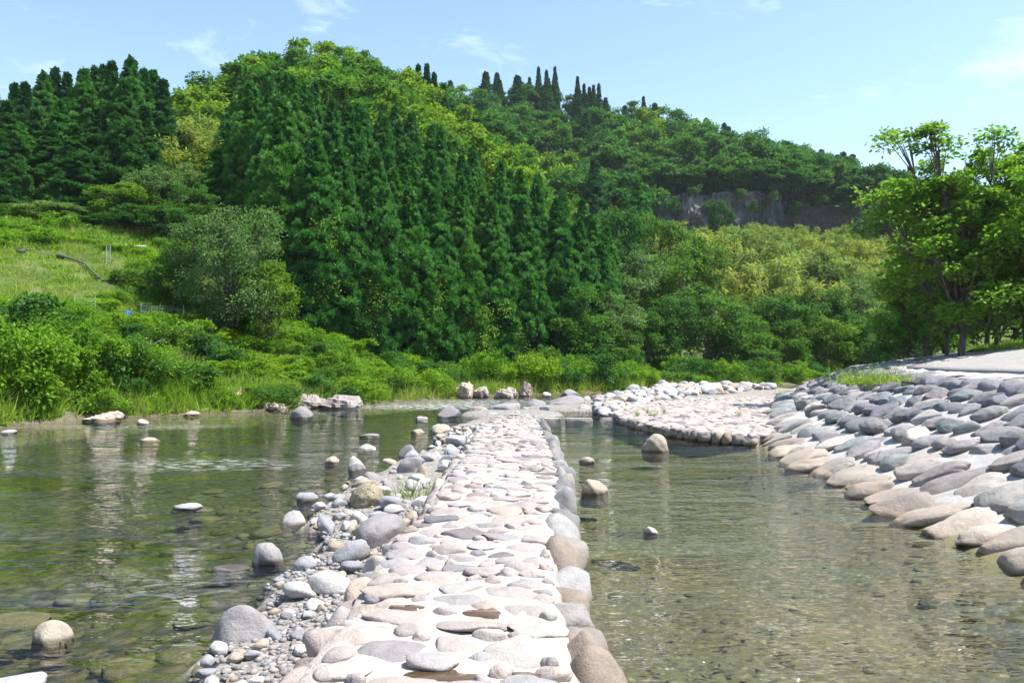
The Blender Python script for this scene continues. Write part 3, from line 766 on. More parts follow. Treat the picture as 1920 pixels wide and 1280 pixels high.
# ---- right bank: concrete ramp with set boulders
cum = np.r_[0, np.cumsum(np.hypot(*np.diff(TOE, axis=0).T))]
ss = np.arange(55, 150, 0.25)
tx = np.interp(ss, cum, TOE[:, 0]); ty = np.interp(ss, cum, TOE[:, 1])
ker = np.hanning(17); ker /= ker.sum()
def smooth_(a): return np.convolve(np.r_[np.full(8, a[0]) + (a[1] - a[0]) * np.arange(-8, 0), a, np.full(8, a[-1]) + (a[-1] - a[-2]) * np.arange(1, 9)], ker, 'valid')
tx, ty = smooth_(tx), smooth_(ty)
tdx, tdy = np.gradient(tx), np.gradient(ty)
tl = np.hypot(tdx, tdy); tdx /= tl; tdy /= tl
def bank_pt(s, e):
    x, y = np.interp(s, ss, tx), np.interp(s, ss, ty)
    dx, dy = np.interp(s, ss, tdx), np.interp(s, ss, tdy)
    return x + dy * e, y - dx * e, math.atan2(float(dy), float(dx)) if np.isscalar(s) else 0
eb = empty('stone_embankment', (8, 14, 0.0))
tag(eb, 'sloping embankment of grey boulders set in concrete along the pool', 'embankment')
EBO = np.array([8, 14, 0.0])
es = np.r_[np.arange(-2.2, 5.01, 0.3), np.arange(5.5, 9.6, 0.5)]
g_ = np.array([[(*bank_pt(s, e)[:2], float(ramp_bank(e)) + 0.025 + rng.normal(0, 0.01)) for e in es] for s in ss[::2] if s < 148])
nr, nc = g_.shape[:2]; ii = np.arange(nr * nc).reshape(nr, nc)
mb = MB(); mb.add(g_.reshape(-1, 3) - EBO, np.stack([ii[:-1, :-1], ii[:-1, 1:], ii[1:, 1:], ii[1:, :-1]], -1).reshape(-1, 4))
obj('concrete_bed', mb.mesh('concrete_bed', True), M['bank_concrete'], eb)
stones = []
e = 0.18; row = 0
while e < 7.2:
    s = 62.0 + rng.uniform(0, .5)
    low = e < 1.6
    pitch_e = 0.74 if low else 0.50 if e < 3.8 else 0.55
    while s < 118:
        W = (rng.uniform(0.36, 0.6) if rng.random() < .7 else rng.uniform(.55, .8)) * (1.18 if low else 1.0)
        x, y, az = bank_pt(s + W / 2, e + rng.normal(0, 0.09))
        lim = 4.5 if y < 27 else 7.2
        if e < lim and not (y > 21.5 and e < 0.55) and y > 3:
            stones.append((x, y, az, W, e, rng.uniform(0.8, 1.25)))
        s += W * 1.03
    e += pitch_e; row += 1
gm = []
for me in ROUGH:
    me.materials.append(M['grey_stone']); gm.append(me)
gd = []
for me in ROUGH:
    c = me.copy(); c.materials.clear(); c.materials.append(M['shaded_dark_stone']); gd.append(c)
vis = []
for (x, y, az, W, e, f) in stones:
    px, py = proj(x, y, float(ramp_bank(e)))
    vis.append(W / y ** 1.4 if (-30 < px < 1960 and e > -0.45) else 0)
big = set(np.argsort(vis)[::-1][:290].tolist())
rest = MB(); rest_d = MB()
for i, (x, y, az, W, e, f) in enumerate(stones):
    z = float(ramp_bank(e)); slope = math.atan(0.415) if e < 3.9 else math.atan(0.165)
    hgt = rng.uniform(0.13, 0.20) if e < 3.8 else rng.uniform(0.05, 0.09)
    loc = np.array([x, y, z + (0.012 if e < 3.8 else 0.0)])
    Rm = Matrix.Rotation(az + rng.normal(0, 0.16) + rng.choice([0, math.pi]), 4, 'Z')
    Rm = Matrix.Rotation(az, 4, 'Z') @ Matrix.Rotation(-slope * 0.8 + rng.normal(0, .1), 4, 'X') @ Matrix.Rotation(rng.normal(0, .1), 4, 'Y') @ Matrix.Rotation(rng.normal(0, .25) + (math.pi if rng.random() < .5 else 0), 4, 'Z')
    Lh = (rng.uniform(0.40, 0.54) if e < 1.6 else rng.uniform(.25, .35)) * f
    scl = (W / 2 * 1.08, Lh, hgt)
    k = int(rng.integers(12))
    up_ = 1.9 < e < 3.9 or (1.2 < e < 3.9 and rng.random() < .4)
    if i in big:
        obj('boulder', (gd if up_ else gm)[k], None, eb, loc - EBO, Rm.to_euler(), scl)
    elif vis[i] > 0 or (e > -1.5 and y < 30):
        V, F = ROUGH_VF[k] if y < 18 else STONE_VF[k]
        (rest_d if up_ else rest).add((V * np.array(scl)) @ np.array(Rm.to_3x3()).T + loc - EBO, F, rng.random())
tag(obj('boulder_facing', rest.mesh('boulder_facing', True), M['grey_stone'], eb), kind='stuff')
tag(obj('dark_boulder_facing', rest_d.mesh('dark_boulder_facing', True), M['shaded_dark_stone'], eb), kind='stuff')
# concrete paving above it
ps = [s for s in ss if 60 < s < 88.5]
g_ = np.array([[(*bank_pt(s, e)[:2], float(ramp_bank(e)) + 0.075 + (0.0 if 4.7 < e < 9.2 else -0.12)) for e in np.r_[4.7, np.arange(4.72, 9.2, 0.4), 9.22]] for s in ps])
nr, nc = g_.shape[:2]; ii = np.arange(nr * nc).reshape(nr, nc)
tag(obj('pavement', mesh_np('pavement', g_.reshape(-1, 3), np.stack([ii[:-1, :-1], ii[:-1, 1:], ii[1:, 1:], ii[1:, :-1]], -1).reshape(-1, 4), None, True), M['plaza']), kind='structure')

# ---- flat cobbled apron at the head of the pool
APZ = 0.22
apx = [(1158, 778), (1190, 788), (1250, 802), (1330, 812), (1412, 818)]
apoly = [tuple(G(a, b, APZ)[:2]) for a, b in apx] + [(7.4, 20.9), (9.0, 25.5), (11, 31), (13.0, 36.5)] + [tuple(G(a, b, APZ)[:2]) for a, b in [(1395, 744), (1310, 747), (1230, 752), (1170, 762), (1145, 775)]]
apoly = np.array(apoly)
def inpoly(x, y, poly):
    c = np.zeros(np.shape(x), bool)
    for (x0, y0), (x1, y1) in zip(poly, np.roll(poly, -1, 0)):
        if y1 == y0: continue
        m = ((y0 > y) != (y1 > y)) & (x < (x1 - x0) * (y - y0) / (y1 - y0) + x0)
        c ^= m
    return c
ap = empty('stone_apron', (6, 27, 0)); APO = np.array([6, 27, 0])
tag(ap, 'flat white cobbled apron at the head of the pool', 'paving')
bm = bmesh.new()
tv = [bm.verts.new((x - APO[0], y - APO[1], APZ)) for x, y in apoly]
f = bm.faces.new(tv); r_ = bmesh.ops.extrude_face_region(bm, geom=[f])
for v in r_['geom']:
    if isinstance(v, bmesh.types.BMVert): v.co.z = -0.6
bmesh.ops.recalc_face_normals(bm, faces=bm.faces[:]); bmesh.ops.triangulate(bm, faces=bm.faces[:])
me = bpy.data.meshes.new('mortar_bed'); bm.to_mesh(me); bm.free()
obj('mortar_bed', me, M['mortar'], ap)
def ok_ap(x, y, r): return inpoly(x, y, apoly) & (-sdist(TOE, x, y) < 1.2)
pts = darts(1500, (2.5, 14), (19, 42), ok_ap, [(0.27, 0.2, 4000), (0.21, 0.15, 9000), (0.15, 0.11, 9000)], 0.80)
pts = pts[np.argsort(pts[:, 1])]
rest = MB()
for i, (x, y, r) in enumerate(pts):
    asp = rng.uniform(1, 1.4)
    scl = (r * math.sqrt(asp) * 1.06, r / math.sqrt(asp) * 1.06, rng.uniform(0.06, 0.10)); k = int(rng.integers(14))
    rot = (rng.normal(0, .08), rng.normal(0, .08), rng.uniform(-.7, .7)); loc = np.array([x, y, APZ - 0.01]) - APO
    if i < 280: obj('stone', sm[k], None, ap, loc, rot, scl)
    else: add_stone(rest, STONE_VF[k], loc, rot, scl, rng.random())
tag(obj('stone_paving', rest.mesh('stone_paving', True), M['pale_stone'], ap), kind='stuff')
ne = np.array([G(a, b, 0)[:2] for a, b in []] or apoly[:5] - np.array([0.0, 0.10]))
cu = np.r_[0, np.cumsum(np.hypot(*np.diff(ne, axis=0).T))]
s = 0
while s < cu[-1]:
    L = rng.uniform(.28, .5)
    obj('edge_boulder', em[int(rng.integers(14))], None, ap, np.array([np.interp(s + L / 2, cu, ne[:, 0]), np.interp(s + L / 2, cu, ne[:, 1]) + .06, 0.08]) - APO,
        (rng.normal(0, .1), rng.normal(0, .1), rng.normal(-.5, .2)), (L / 2 * 1.1, .18, .2))
    s += L

# ---- low concrete sills across the gap
for px, w, lab in [(1036, 34, 'short pale concrete sill block next to the causeway end'), (1086, 50, 'pale concrete sill block alone in the middle of the gap'), (1143, 34, 'short pale concrete sill block next to the cobbled apron')]:
    g = G(px, 790, 0); W = w / FPX * g[1]
    bm = bmesh.new(); bmesh.ops.create_cube(bm, size=1.0)
    bmesh.ops.scale(bm, vec=(W, 0.36, 0.34), verts=bm.verts)
    bmesh.ops.bevel(bm, geom=bm.edges[:], offset=0.04, segments=2, affect='EDGES')
    bmesh.ops.subdivide_edges(bm, edges=bm.edges[:], cuts=1)
    for v in bm.verts: v.co += Vector(noise.noise_vector(v.co * 3 + Vector((px, 0, 0)))) * 0.025
    me = bpy.data.meshes.new('sill_block'); bm.to_mesh(me); bm.free()
    tag(obj('sill_block', me, M['mortar'], None, (g[0], g[1] + 0.18, -0.07)), lab, 'concrete block', 'concrete sill blocks across the gap')

# ---- loose boulders
placed = []
def boulder(px, pyb, w, h, mat, label, seed, cat='boulder', dr=0.8, z0=0.0, sub=4, lump=0.17, cuts=9, rz=0.0, sink=0.95, fine=0.014, name='boulder', lean=0.0, group=None, facet=False):
    g = G(px, pyb, z0); d = g[1]
    W = w / FPX * d; H = h / FPX * d
    D = W * dr
    # apparent height counts part of the top's depth
    H = max(H - D * 0.45 * (CAMH - z0) / d, H * 0.45)
    V, F = rock_vf(seed, sub, lump, cuts, 0.63, fine)
    if facet:
        r_g = np.random.default_rng(seed + 5)
        V = V * (1 + 0.22 * np.array([noise.fractal(Vector(v * 2.6) + Vector((seed, 0, 0)), 0.8, 2.2, 5) for v in V])[:, None])
        V[:, 2] = np.where(V[:, 2] > 0, np.round(V[:, 2] * 4 + V[:, 0] * .9) / 4 - V[:, 0] * .2 + V[:, 2] * .25, V[:, 2])
        V /= np.abs(V).max(axis=0)
    low_ = np.clip(-V[:, 2], 0, 0.86)
    V[:, :2] /= np.sqrt(1 - low_ ** 2)[:, None] ** 0.85
    full = H * (1 + sink)
    placed.append((g[0], d + D * 0.42, W * 0.42))
    V = V * np.array([W / 2, D / 2, full / 2])
    me = mesh_np(name, V, F, {'var': np.full(len(V), (seed * 0.37) % 1)}, not facet)
    o = obj(name, me, M[mat], None, (g[0], d + D * 0.42, z0 + H - full / 2), (0, lean, rz))
    return tag(o, label, cat, group)
B = [
 (562, 784, 46, 24, 'dark_boulder', 'dark grey boulder in the river close to the far left bank', 1),
 (843, 782, 50, 24, 'dark_boulder', 'grey pointed boulder in the riffle left of the causeway end', 2),
 (790, 787, 26, 9, 'loose_stone', 'small flat grey rock just left of the pointed riffle boulder', 3),
 (948, 774, 68, 24, 'dark_boulder', 'broad dark grey boulder at the far end of the causeway', 4),
 (903, 772, 32, 14, 'tan_boulder', 'tan rock left of the broad boulder at the causeway end', 5),
 (1058, 764, 82, 24, 'dark_boulder', 'largest dark grey boulder in the channel beyond the sill blocks', 6),
 (1069, 744, 40, 15, 'dark_boulder', 'dark boulder in the river behind the largest channel boulder', 7),
 (1008, 764, 44, 17, 'dark_boulder', 'dark rock left of the largest channel boulder', 8),
 (1231, 847, 50, 35, 'tan_boulder', 'rounded tan boulder standing alone in the pool near the apron', 9),
 (1103, 869, 34, 13, 'tan_boulder', 'small tan rock in the pool close beside the causeway', 10),
 (1117, 928, 52, 31, 'tan_boulder', 'tan domed rock in the pool close to the causeway boulders', 11),
 (1221, 1001, 30, 17, 'white_boulder', 'small pale rock barely above water in the middle of the pool', 12),
 (496, 1058, 60, 42, 'dark_boulder', 'dark rounded boulder standing in the shallow river, near left', 13),
 (446, 1228, 150, 106, 'dark_boulder', 'large smooth grey brown boulder on the gravel, near left', 14),
 (82, 1206, 78, 44, 'tan_boulder', 'tan half submerged boulder at the left picture edge', 15),
 (345, 955, 68, 13, 'loose_stone', 'flat pale rock breaking the surface in the middle river', 16),
 (685, 960, 68, 56, 'pumice', 'round brown pitted rock on the stones left of the causeway', 17),
 (736, 941, 52, 42, 'dark_boulder', 'grey boulder right behind the round pitted rock', 18),
 (708, 1046, 96, 84, 'dark_boulder', 'long grey boulder leaning against the causeway side', 19),
 (543, 985, 56, 30, 'white_boulder', 'whitish boulder at the water edge, left of the gravel strip', 20),
 (594, 988, 54, 26, 'white_boulder', 'pale rounded boulder next to the whitish water edge boulder', 21),
 (648, 980, 44, 26, 'tan_boulder', 'tan boulder below the round pitted rock', 22),
 (666, 884, 36, 30, 'white_boulder', 'pale upright rock in shallow water left of the boulder heap', 23),
 (620, 869, 28, 14, 'tan_boulder', 'small tan rock in the river left of the pale upright rock', 24),
 (685, 846, 38, 14, 'white_boulder', 'pale low rock in the river behind the upright rock', 25),
 (693, 819, 44, 9, 'dark_boulder', 'flat dark rock in the river, farther than the pale low rock', 26),
 (764, 858, 38, 25, 'dark_boulder', 'dark boulder at the water edge halfway along the causeway', 27),
 (768, 893, 66, 42, 'dark_boulder', 'big grey slab tilted on the boulder heap by the causeway', 28),
 (697, 906, 48, 28, 'dark_boulder', 'dark bluish boulder behind the round pitted rock', 29),
 (790, 905, 34, 34, 'tan_boulder', 'upright tan rock in the heap next to the grass tuft', 30),
 (262, 796, 26, 11, 'loose_stone', 'small grey rock in the river near the left bank grass', 31),
 (276, 827, 38, 7, 'loose_stone', 'flat low rock in the river at left, nearer than the shore', 32),
 (8, 812, 30, 8, 'loose_stone', 'flat rock at the left picture edge near the bank', 33),
 (818, 809, 32, 15, 'white_boulder', 'pale boulder among stones left of the far causeway', 34),
 (848, 813, 24, 12, 'tan_boulder', 'orange tan stone touching the far causeway', 35),
 (780, 812, 30, 9, 'tan_boulder', 'low tan stone left of the pale far boulder', 36),
 (848, 862, 40, 30, 'white_boulder', 'pale rounded boulder against the causeway side', 37),
 (815, 872, 34, 26, 'loose_stone', 'grey boulder between the slab and the causeway', 38),
 (820, 850, 26, 16, 'loose_stone', 'grey stone behind the pale rounded causeway boulder', 39),
 (640, 1045, 56, 36, 'dark_boulder', 'grey boulder on gravel left of the long leaning boulder', 40),
 (570, 940, 46, 22, 'loose_stone', 'pale boulder at the water edge left of the round pitted rock', 41),
 (622, 958, 34, 18, 'white_boulder', 'small white stone between the pitted rock and the water', 42),
 (720, 968, 40, 20, 'tan_boulder', 'tan stone right below the round pitted rock', 43),
 (760, 960, 36, 24, 'loose_stone', 'grey stone between the pitted rock and the causeway', 44),
]
for (px, py, w, h, mat, lab, sd) in B:
    kw = {}
    if sd in (15, 13): kw = dict(cuts=2, lump=0.1)
    if sd == 14: kw = dict(dr=0.62, cuts=3, lump=0.10)
    if sd == 19: kw = dict(dr=1.5, rz=-0.55, z0=0.05, cuts=3, lump=0.1, sink=.4)
    if sd == 28: kw = dict(dr=0.6, lean=-0.45, z0=0.05, sink=.5)
    if sd == 17: kw = dict(dr=0.9, cuts=1, lump=0.06, sink=0.1, z0=0.06, fine=0.02)
    if sd in (9,): kw = dict(cuts=2, lump=0.08, sink=0.7)
    boulder(px, py, w, h, mat, lab, sd, group=None, **kw)
boulder(-25, 1325, 180, 62, 'white_boulder', 'pale smooth boulder cut off at the bottom left corner', 60, dr=0.8)
boulder(20, 1170, 130, 8, 'bed_stone', 'brown submerged boulder at the left picture edge', 61, dr=0.7)
boulder(1195, 1008, 90, 5, 'bed_stone', 'dark flat slab under water in the middle of the pool', 62, dr=0.8, z0=-0.05)
boulder(430, 1072, 80, 12, 'dark_boulder', 'low wet boulder awash left of the dark rounded boulder', 63, dr=0.8)
boulder(660, 1012, 36, 26, 'tan_boulder', 'tan stone beside the long leaning boulder', 64, z0=0.05)

# ---- cobbles lying on the gravel strip, the bar beyond the weir, and fine gravel
cob = [stone_copies(M[k]) for k in ('white_boulder', 'tan_boulder', 'cobble_grey')]
def free_of(x, y, pts, r): return all((x - a) ** 2 + (y - b) ** 2 > ((r + c) * 0.85) ** 2 for a, b, c in pts)
n = 0
for t in range(6000):
    y = 4.3 + 20 * rng.random() ** 1.5
    x0, x1 = gravel_edge(y) - 0.15, cl(y) - 0.12
    if x1 - x0 < 0.1: continue
    x = rng.uniform(x0, x1)
    r = rng.choice([0.05, 0.07, 0.1, 0.14, 0.18], p=[.3, .28, .22, .13, .07]) * rng.uniform(.8, 1.2) * (1.0 if y < 9 else 1.25)
    if y < 6.6: r = min(r, 0.062)
    if not free_of(x, y, placed, r): continue
    placed.append((x, y, r)); n += 1
    z = float(bed_h(np.array([x]), np.array([y]))[0])
    seg = 0 if y < 8.2 else 1 if y < 12.5 else 2 if y < 17 else 3
    k = int(rng.integers(3))
    kind_ = ('white', 'tan', 'grey')[k]
    where = ('on the near dark gravel', 'in the stone strip beside the middle causeway', 'in the stone strip beside the far causeway', 'in the stone strip near the causeway end')[seg]
    o = obj('cobble', cob[k][int(rng.integers(14))], None, None, (x, y, z + r * 0.35), (rng.normal(0, .2), rng.normal(0, .2), rng.uniform(0, 6.28)), (r * rng.uniform(1, 1.35), r * rng.uniform(.8, 1.1), r * rng.uniform(.55, .8)))
    tag(o, 'small %s cobble %s' % (kind_, where), 'cobble', '%s cobbles %s' % (kind_, where))
    if n >= 190: break
gv = MB()
for t in range(2300):
    y = 3.8 + 7.5 * rng.random() ** 1.3
    x0, x1 = gravel_edge(y) - 0.1, cl(y) - 0.08
    if x1 <= x0: continue
    x = rng.uniform(x0, x1); r = rng.uniform(0.010, 0.032)
    z = float(bed_h(np.array([x]), np.array([y]))[0])
    V, F = ICO[1]
    gv.add(V * np.array([r * rng.uniform(1, 1.4), r, r * .7]) @ rotm(0, 0, rng.uniform(0, 6)).T + np.array([x, y, z + r * .3]), F, rng.random())
tag(obj('gravel', gv.mesh('gravel', True), M['gravel_stone']), 'fine grey gravel on the strip left of the causeway', 'gravel', kind='stuff')
# bar of stones beyond the apron
n = 0; bar = MB()
for t in range(4000):
    px, py = rng.uniform(1120, 1450), rng.uniform(722, 772)
    lo = np.interp(px, [1120, 1180, 1260, 1360, 1450], [748, 742, 732, 726, 722]); hi = np.interp(px, [1120, 1180, 1260, 1360, 1450], [775, 762, 750, 744, 738])
    if not lo < py < hi: continue
    g = G(px, py, 0.15); r = rng.uniform(0.16, 0.42) * rng.uniform(.7, 1.1)
    if not free_of(g[0], g[1], placed, r * .8): continue
    placed.append((g[0], g[1], r)); n += 1
    z = max(float(bed_h(np.array([g[0]]), np.array([g[1]]))[0]), 0.0)
    k = int(rng.integers(3))
    if n > 105:
        add_stone(bar, STONE_VF[int(rng.integers(14))], (g[0], g[1], z + r * .3), (rng.normal(0, .2), rng.normal(0, .2), rng.uniform(0, 6.28)), (r * 1.1, r, r * .7), rng.random())
        if n >= 300: break
        continue
    o = obj('cobble', cob[k][int(rng.integers(14))], None, None, (g[0], g[1], z + r * .3), (rng.normal(0, .2), rng.normal(0, .2), rng.uniform(0, 6.28)), (r * rng.uniform(1, 1.4), r, r * rng.uniform(.6, .9)))
    where = 'on the left part of the stone bar' if px < 1250 else 'in the middle of the stone bar' if px < 1350 else 'on the right part of the stone bar'
    tag(o, '%s cobble %s' % (('white', 'tan', 'grey')[k], where), 'cobble', '%s cobbles %s' % (('white', 'tan', 'grey')[k], where))
tag(obj('bar_stones', bar.mesh('bar_stones', True), M['loose_stone']), 'mass of small stones on the bar behind the apron', 'stones', kind='stuff')
for k, (px, py, w) in enumerate([(985, 771, 18), (970, 778, 16), (1020, 770, 22), (1095, 768, 26), (1120, 770, 26), (1100, 752, 20), (1140, 768, 22), (925, 779, 18), (1025, 742, 18), (1300, 737, 30), (1200, 748, 40), (1290, 745, 36), (1370, 730, 40)]):
    boulder(px, py, w, w * .5, 'loose_stone', ['grey rock beside the end of the causeway', 'small rock in front of the causeway end boulder', 'rock between causeway and largest channel boulder', 'rock right beside the largest channel boulder', 'second rock right of the largest channel boulder', 'small rock behind and right of the largest channel boulder', 'rock at the left tip of the stone bar', 'rock left of the causeway end', 'low flat rock in the far channel',
            'grey rock at the water side of the stone bar', 'broad rock at the near left of the stone bar', 'big grey rock in the middle of the stone bar', 'big tan rock at the far right of the stone bar'][k], 80 + k, sub=3, z0=0.05)
# stones lying on the bed under water
bs_ = MB()
for t in range(330):
    if rng.random() < 0.8:
        y = rng.uniform(3.5, 16); x = gravel_edge(y) - abs(rng.normal(0, 2.2)) - 0.1; r = rng.uniform(0.03, 0.10) if rng.random() < .8 else rng.uniform(.1, .24)
    else:
        y = rng.uniform(4, 20); x = rng.uniform(cr(y) + .5, 4.8); r = rng.uniform(0.03, 0.10)
    z = float(bed_h(np.array([x]), np.array([y]))[0])
    add_stone(bs_, STONE_VF[int(rng.integers(14))], (x, y, z + r * .02), (0, 0, rng.uniform(0, 6)), (r * 1.25, r, r * .32), rng.random())
tag(obj('submerged_stones', bs_.mesh('submerged_stones', True), M['bed_stone']), 'brown stones lying under the clear water', 'stones', kind='stuff')

# ---- rock outcrops along the far bank
for k, (px, py, w, h, lab) in enumerate([
   (575, 765, 70, 28, 'pinkish rock ledge at the far shore behind the dark river boulder'), (630, 765, 80, 30, 'long pinkish rock ledge at the far shore, left of the shrubs'),
   (505, 769, 60, 18, 'low pinkish rock at the far shore, left of the ledges'), (180, 788, 70, 18, 'whitish shore rock under the left bank grass'), (355, 778, 36, 9, 'low pale rock at the foot of the grassy bank'),
   (858, 722, 40, 34, 'upper pinkish outcrop block left of the far shrubs'), (868, 745, 44, 32, 'lower dark outcrop block at the far shore'), (930, 730, 56, 40, 'tall pinkish outcrop in the middle of the far shore'),
   (950, 745, 50, 26, 'dark rounded outcrop at the far waterline'), (985, 742, 30, 28, 'right end block of the far shore outcrop'), (900, 744, 40, 22, 'small outcrop block between the two tall ones'),
   (1245, 731, 80, 12, 'low flat rock shelf at the distant waterline'), (1190, 733, 44, 10, 'small low rock at the distant waterline'), (1418, 716, 34, 18, 'reddish rock under the distant trees')]):
    boulder(px, py, w, h, 'outcrop', lab, 140 + k, 'rock', dr=1.3, lump=0.22, cuts=12, fine=0.03, name='rock_outcrop', facet=True)

# ------------------------------------------------------------------ vegetation meshes
def cedar_mesh(seed, H=13.0, R0=1.9, nclump=400, nb=84, clump=0.50, blade=0.17, low=0.03, mat='cedar', power=0.70, cone=False):
    """a narrow Japanese cedar: rounded tufts of needles on a tapering column"""
    global rng
    keep = rng; rng = np.random.default_rng(seed)
    cr_ = MB()
    t = rng.random(nclump * 3)
    prof = np.interp(t, [0, .1, .3, .5, .65, .8, .9, .96, 1], [.8, 1, .93, .76, .58, .36, .2, .1, .02] if cone else [.7, .92, 1, .94, .80, .52, .29, .14, .02])
    sel = rng.random(len(t)) < prof ** 0.55 * 0.85 + 0.10
    t = np.sort(t[sel][:nclump]); n = len(t)
    prof = np.interp(t, [0, .1, .3, .5, .65, .8, .9, .96, 1], [.8, 1, .93, .76, .58, .36, .2, .1, .02] if cone else [.7, .92, 1, .94, .80, .52, .29, .14, .02])
    th = rng.uniform(0, 2 * math.pi, n)
    lob = 1 + 0.16 * np.sin(th * 3 + t * 20 + seed) + 0.12 * np.sin(th * 2 - t * 31)
    rr = R0 * prof * lob * (0.55 + 0.45 * rng.random(n) ** 0.4)
    z = H * (low + (1 - low) * t)
    C = np.c_[np.cos(th) * rr, np.sin(th) * rr, z - 0.22 * rr]
    cs = clump * (0.24 + 0.86 * prof ** .8) * rng.uniform(0.75, 1.25, n)
    # needles of each tuft radiate up and outwards
    CC = np.repeat(C, nb, 0); S = np.repeat(cs, nb)[:, None]
    out = np.repeat(np.c_[np.cos(th), np.sin(th), np.full(n, 0.55)], nb, 0)
    d = rdir(len(CC)) + out * 0.75; d /= np.linalg.norm(d, axis=1, keepdims=True)
    base = CC + d * S * rng.uniform(0.30, 0.66, (len(CC), 1)) * np.array([1, 1, 0.9])
    ax = d + rdir(len(CC)) * 0.45 + np.array([0, 0, 0.25])
    tv = np.repeat(rng.random(n), nb) * 0.45 + rng.random(len(CC)) * 0.3 + np.clip(d[:, 2], 0, 1) * 0.25 + np.repeat(t, nb) * .1  # up-facing and top needles paler: sky light and haze put into the colour
    cr_.blades(base, ax, rdir(len(CC)), S[:, 0] * blade / 0.42 * rng.uniform(.8, 1.3, len(CC)), S[:, 0] * 0.17, tv)
    V0, F0 = ICO[1]
    for q in range(n):
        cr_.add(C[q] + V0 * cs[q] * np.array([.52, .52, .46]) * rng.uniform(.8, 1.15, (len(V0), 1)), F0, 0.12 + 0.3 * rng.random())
    # dim inner foliage so that the column is not see-through
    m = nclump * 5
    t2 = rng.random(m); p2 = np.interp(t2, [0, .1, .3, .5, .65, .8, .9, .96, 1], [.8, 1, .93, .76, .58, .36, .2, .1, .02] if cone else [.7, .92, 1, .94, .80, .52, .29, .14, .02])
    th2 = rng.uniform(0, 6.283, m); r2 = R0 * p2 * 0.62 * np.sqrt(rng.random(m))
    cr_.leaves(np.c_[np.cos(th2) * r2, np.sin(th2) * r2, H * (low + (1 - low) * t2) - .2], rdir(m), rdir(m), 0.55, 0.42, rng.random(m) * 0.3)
    # leader
    cr_.blades(np.c_[rng.normal(0, .05, 60), rng.normal(0, .05, 60), H * rng.uniform(.96, 1.0, 60)], rdir(60, 2.2), rdir(60), 0.35, 0.06, rng.random(60) * .5 + .3)
    tr = MB()
    zz = np.linspace(-0.6, H * 0.97, 9)
    tr.tube(np.c_[0.04 * np.sin(zz), 0.04 * np.cos(zz * 1.3), zz], np.interp(zz, [-.6, 0, H], [0.24, 0.19, 0.02]), 7)
    for k in range(26):
        a_ = rng.uniform(0, 6.28); z0 = H * rng.uniform(0.06, .8); L = R0 * 0.75 * (1 - z0 / H) + .2
        tr.tube([(0, 0, z0), (math.cos(a_) * L * .5, math.sin(a_) * L * .5, z0 - .05), (math.cos(a_) * L, math.sin(a_) * L, z0 + .02)], [0.035, .025, .01], 4)
    rng = keep
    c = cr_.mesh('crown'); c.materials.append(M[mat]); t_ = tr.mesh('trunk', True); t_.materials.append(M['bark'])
    return dict(crown=c, trunk=t_, H=H, R=R0)

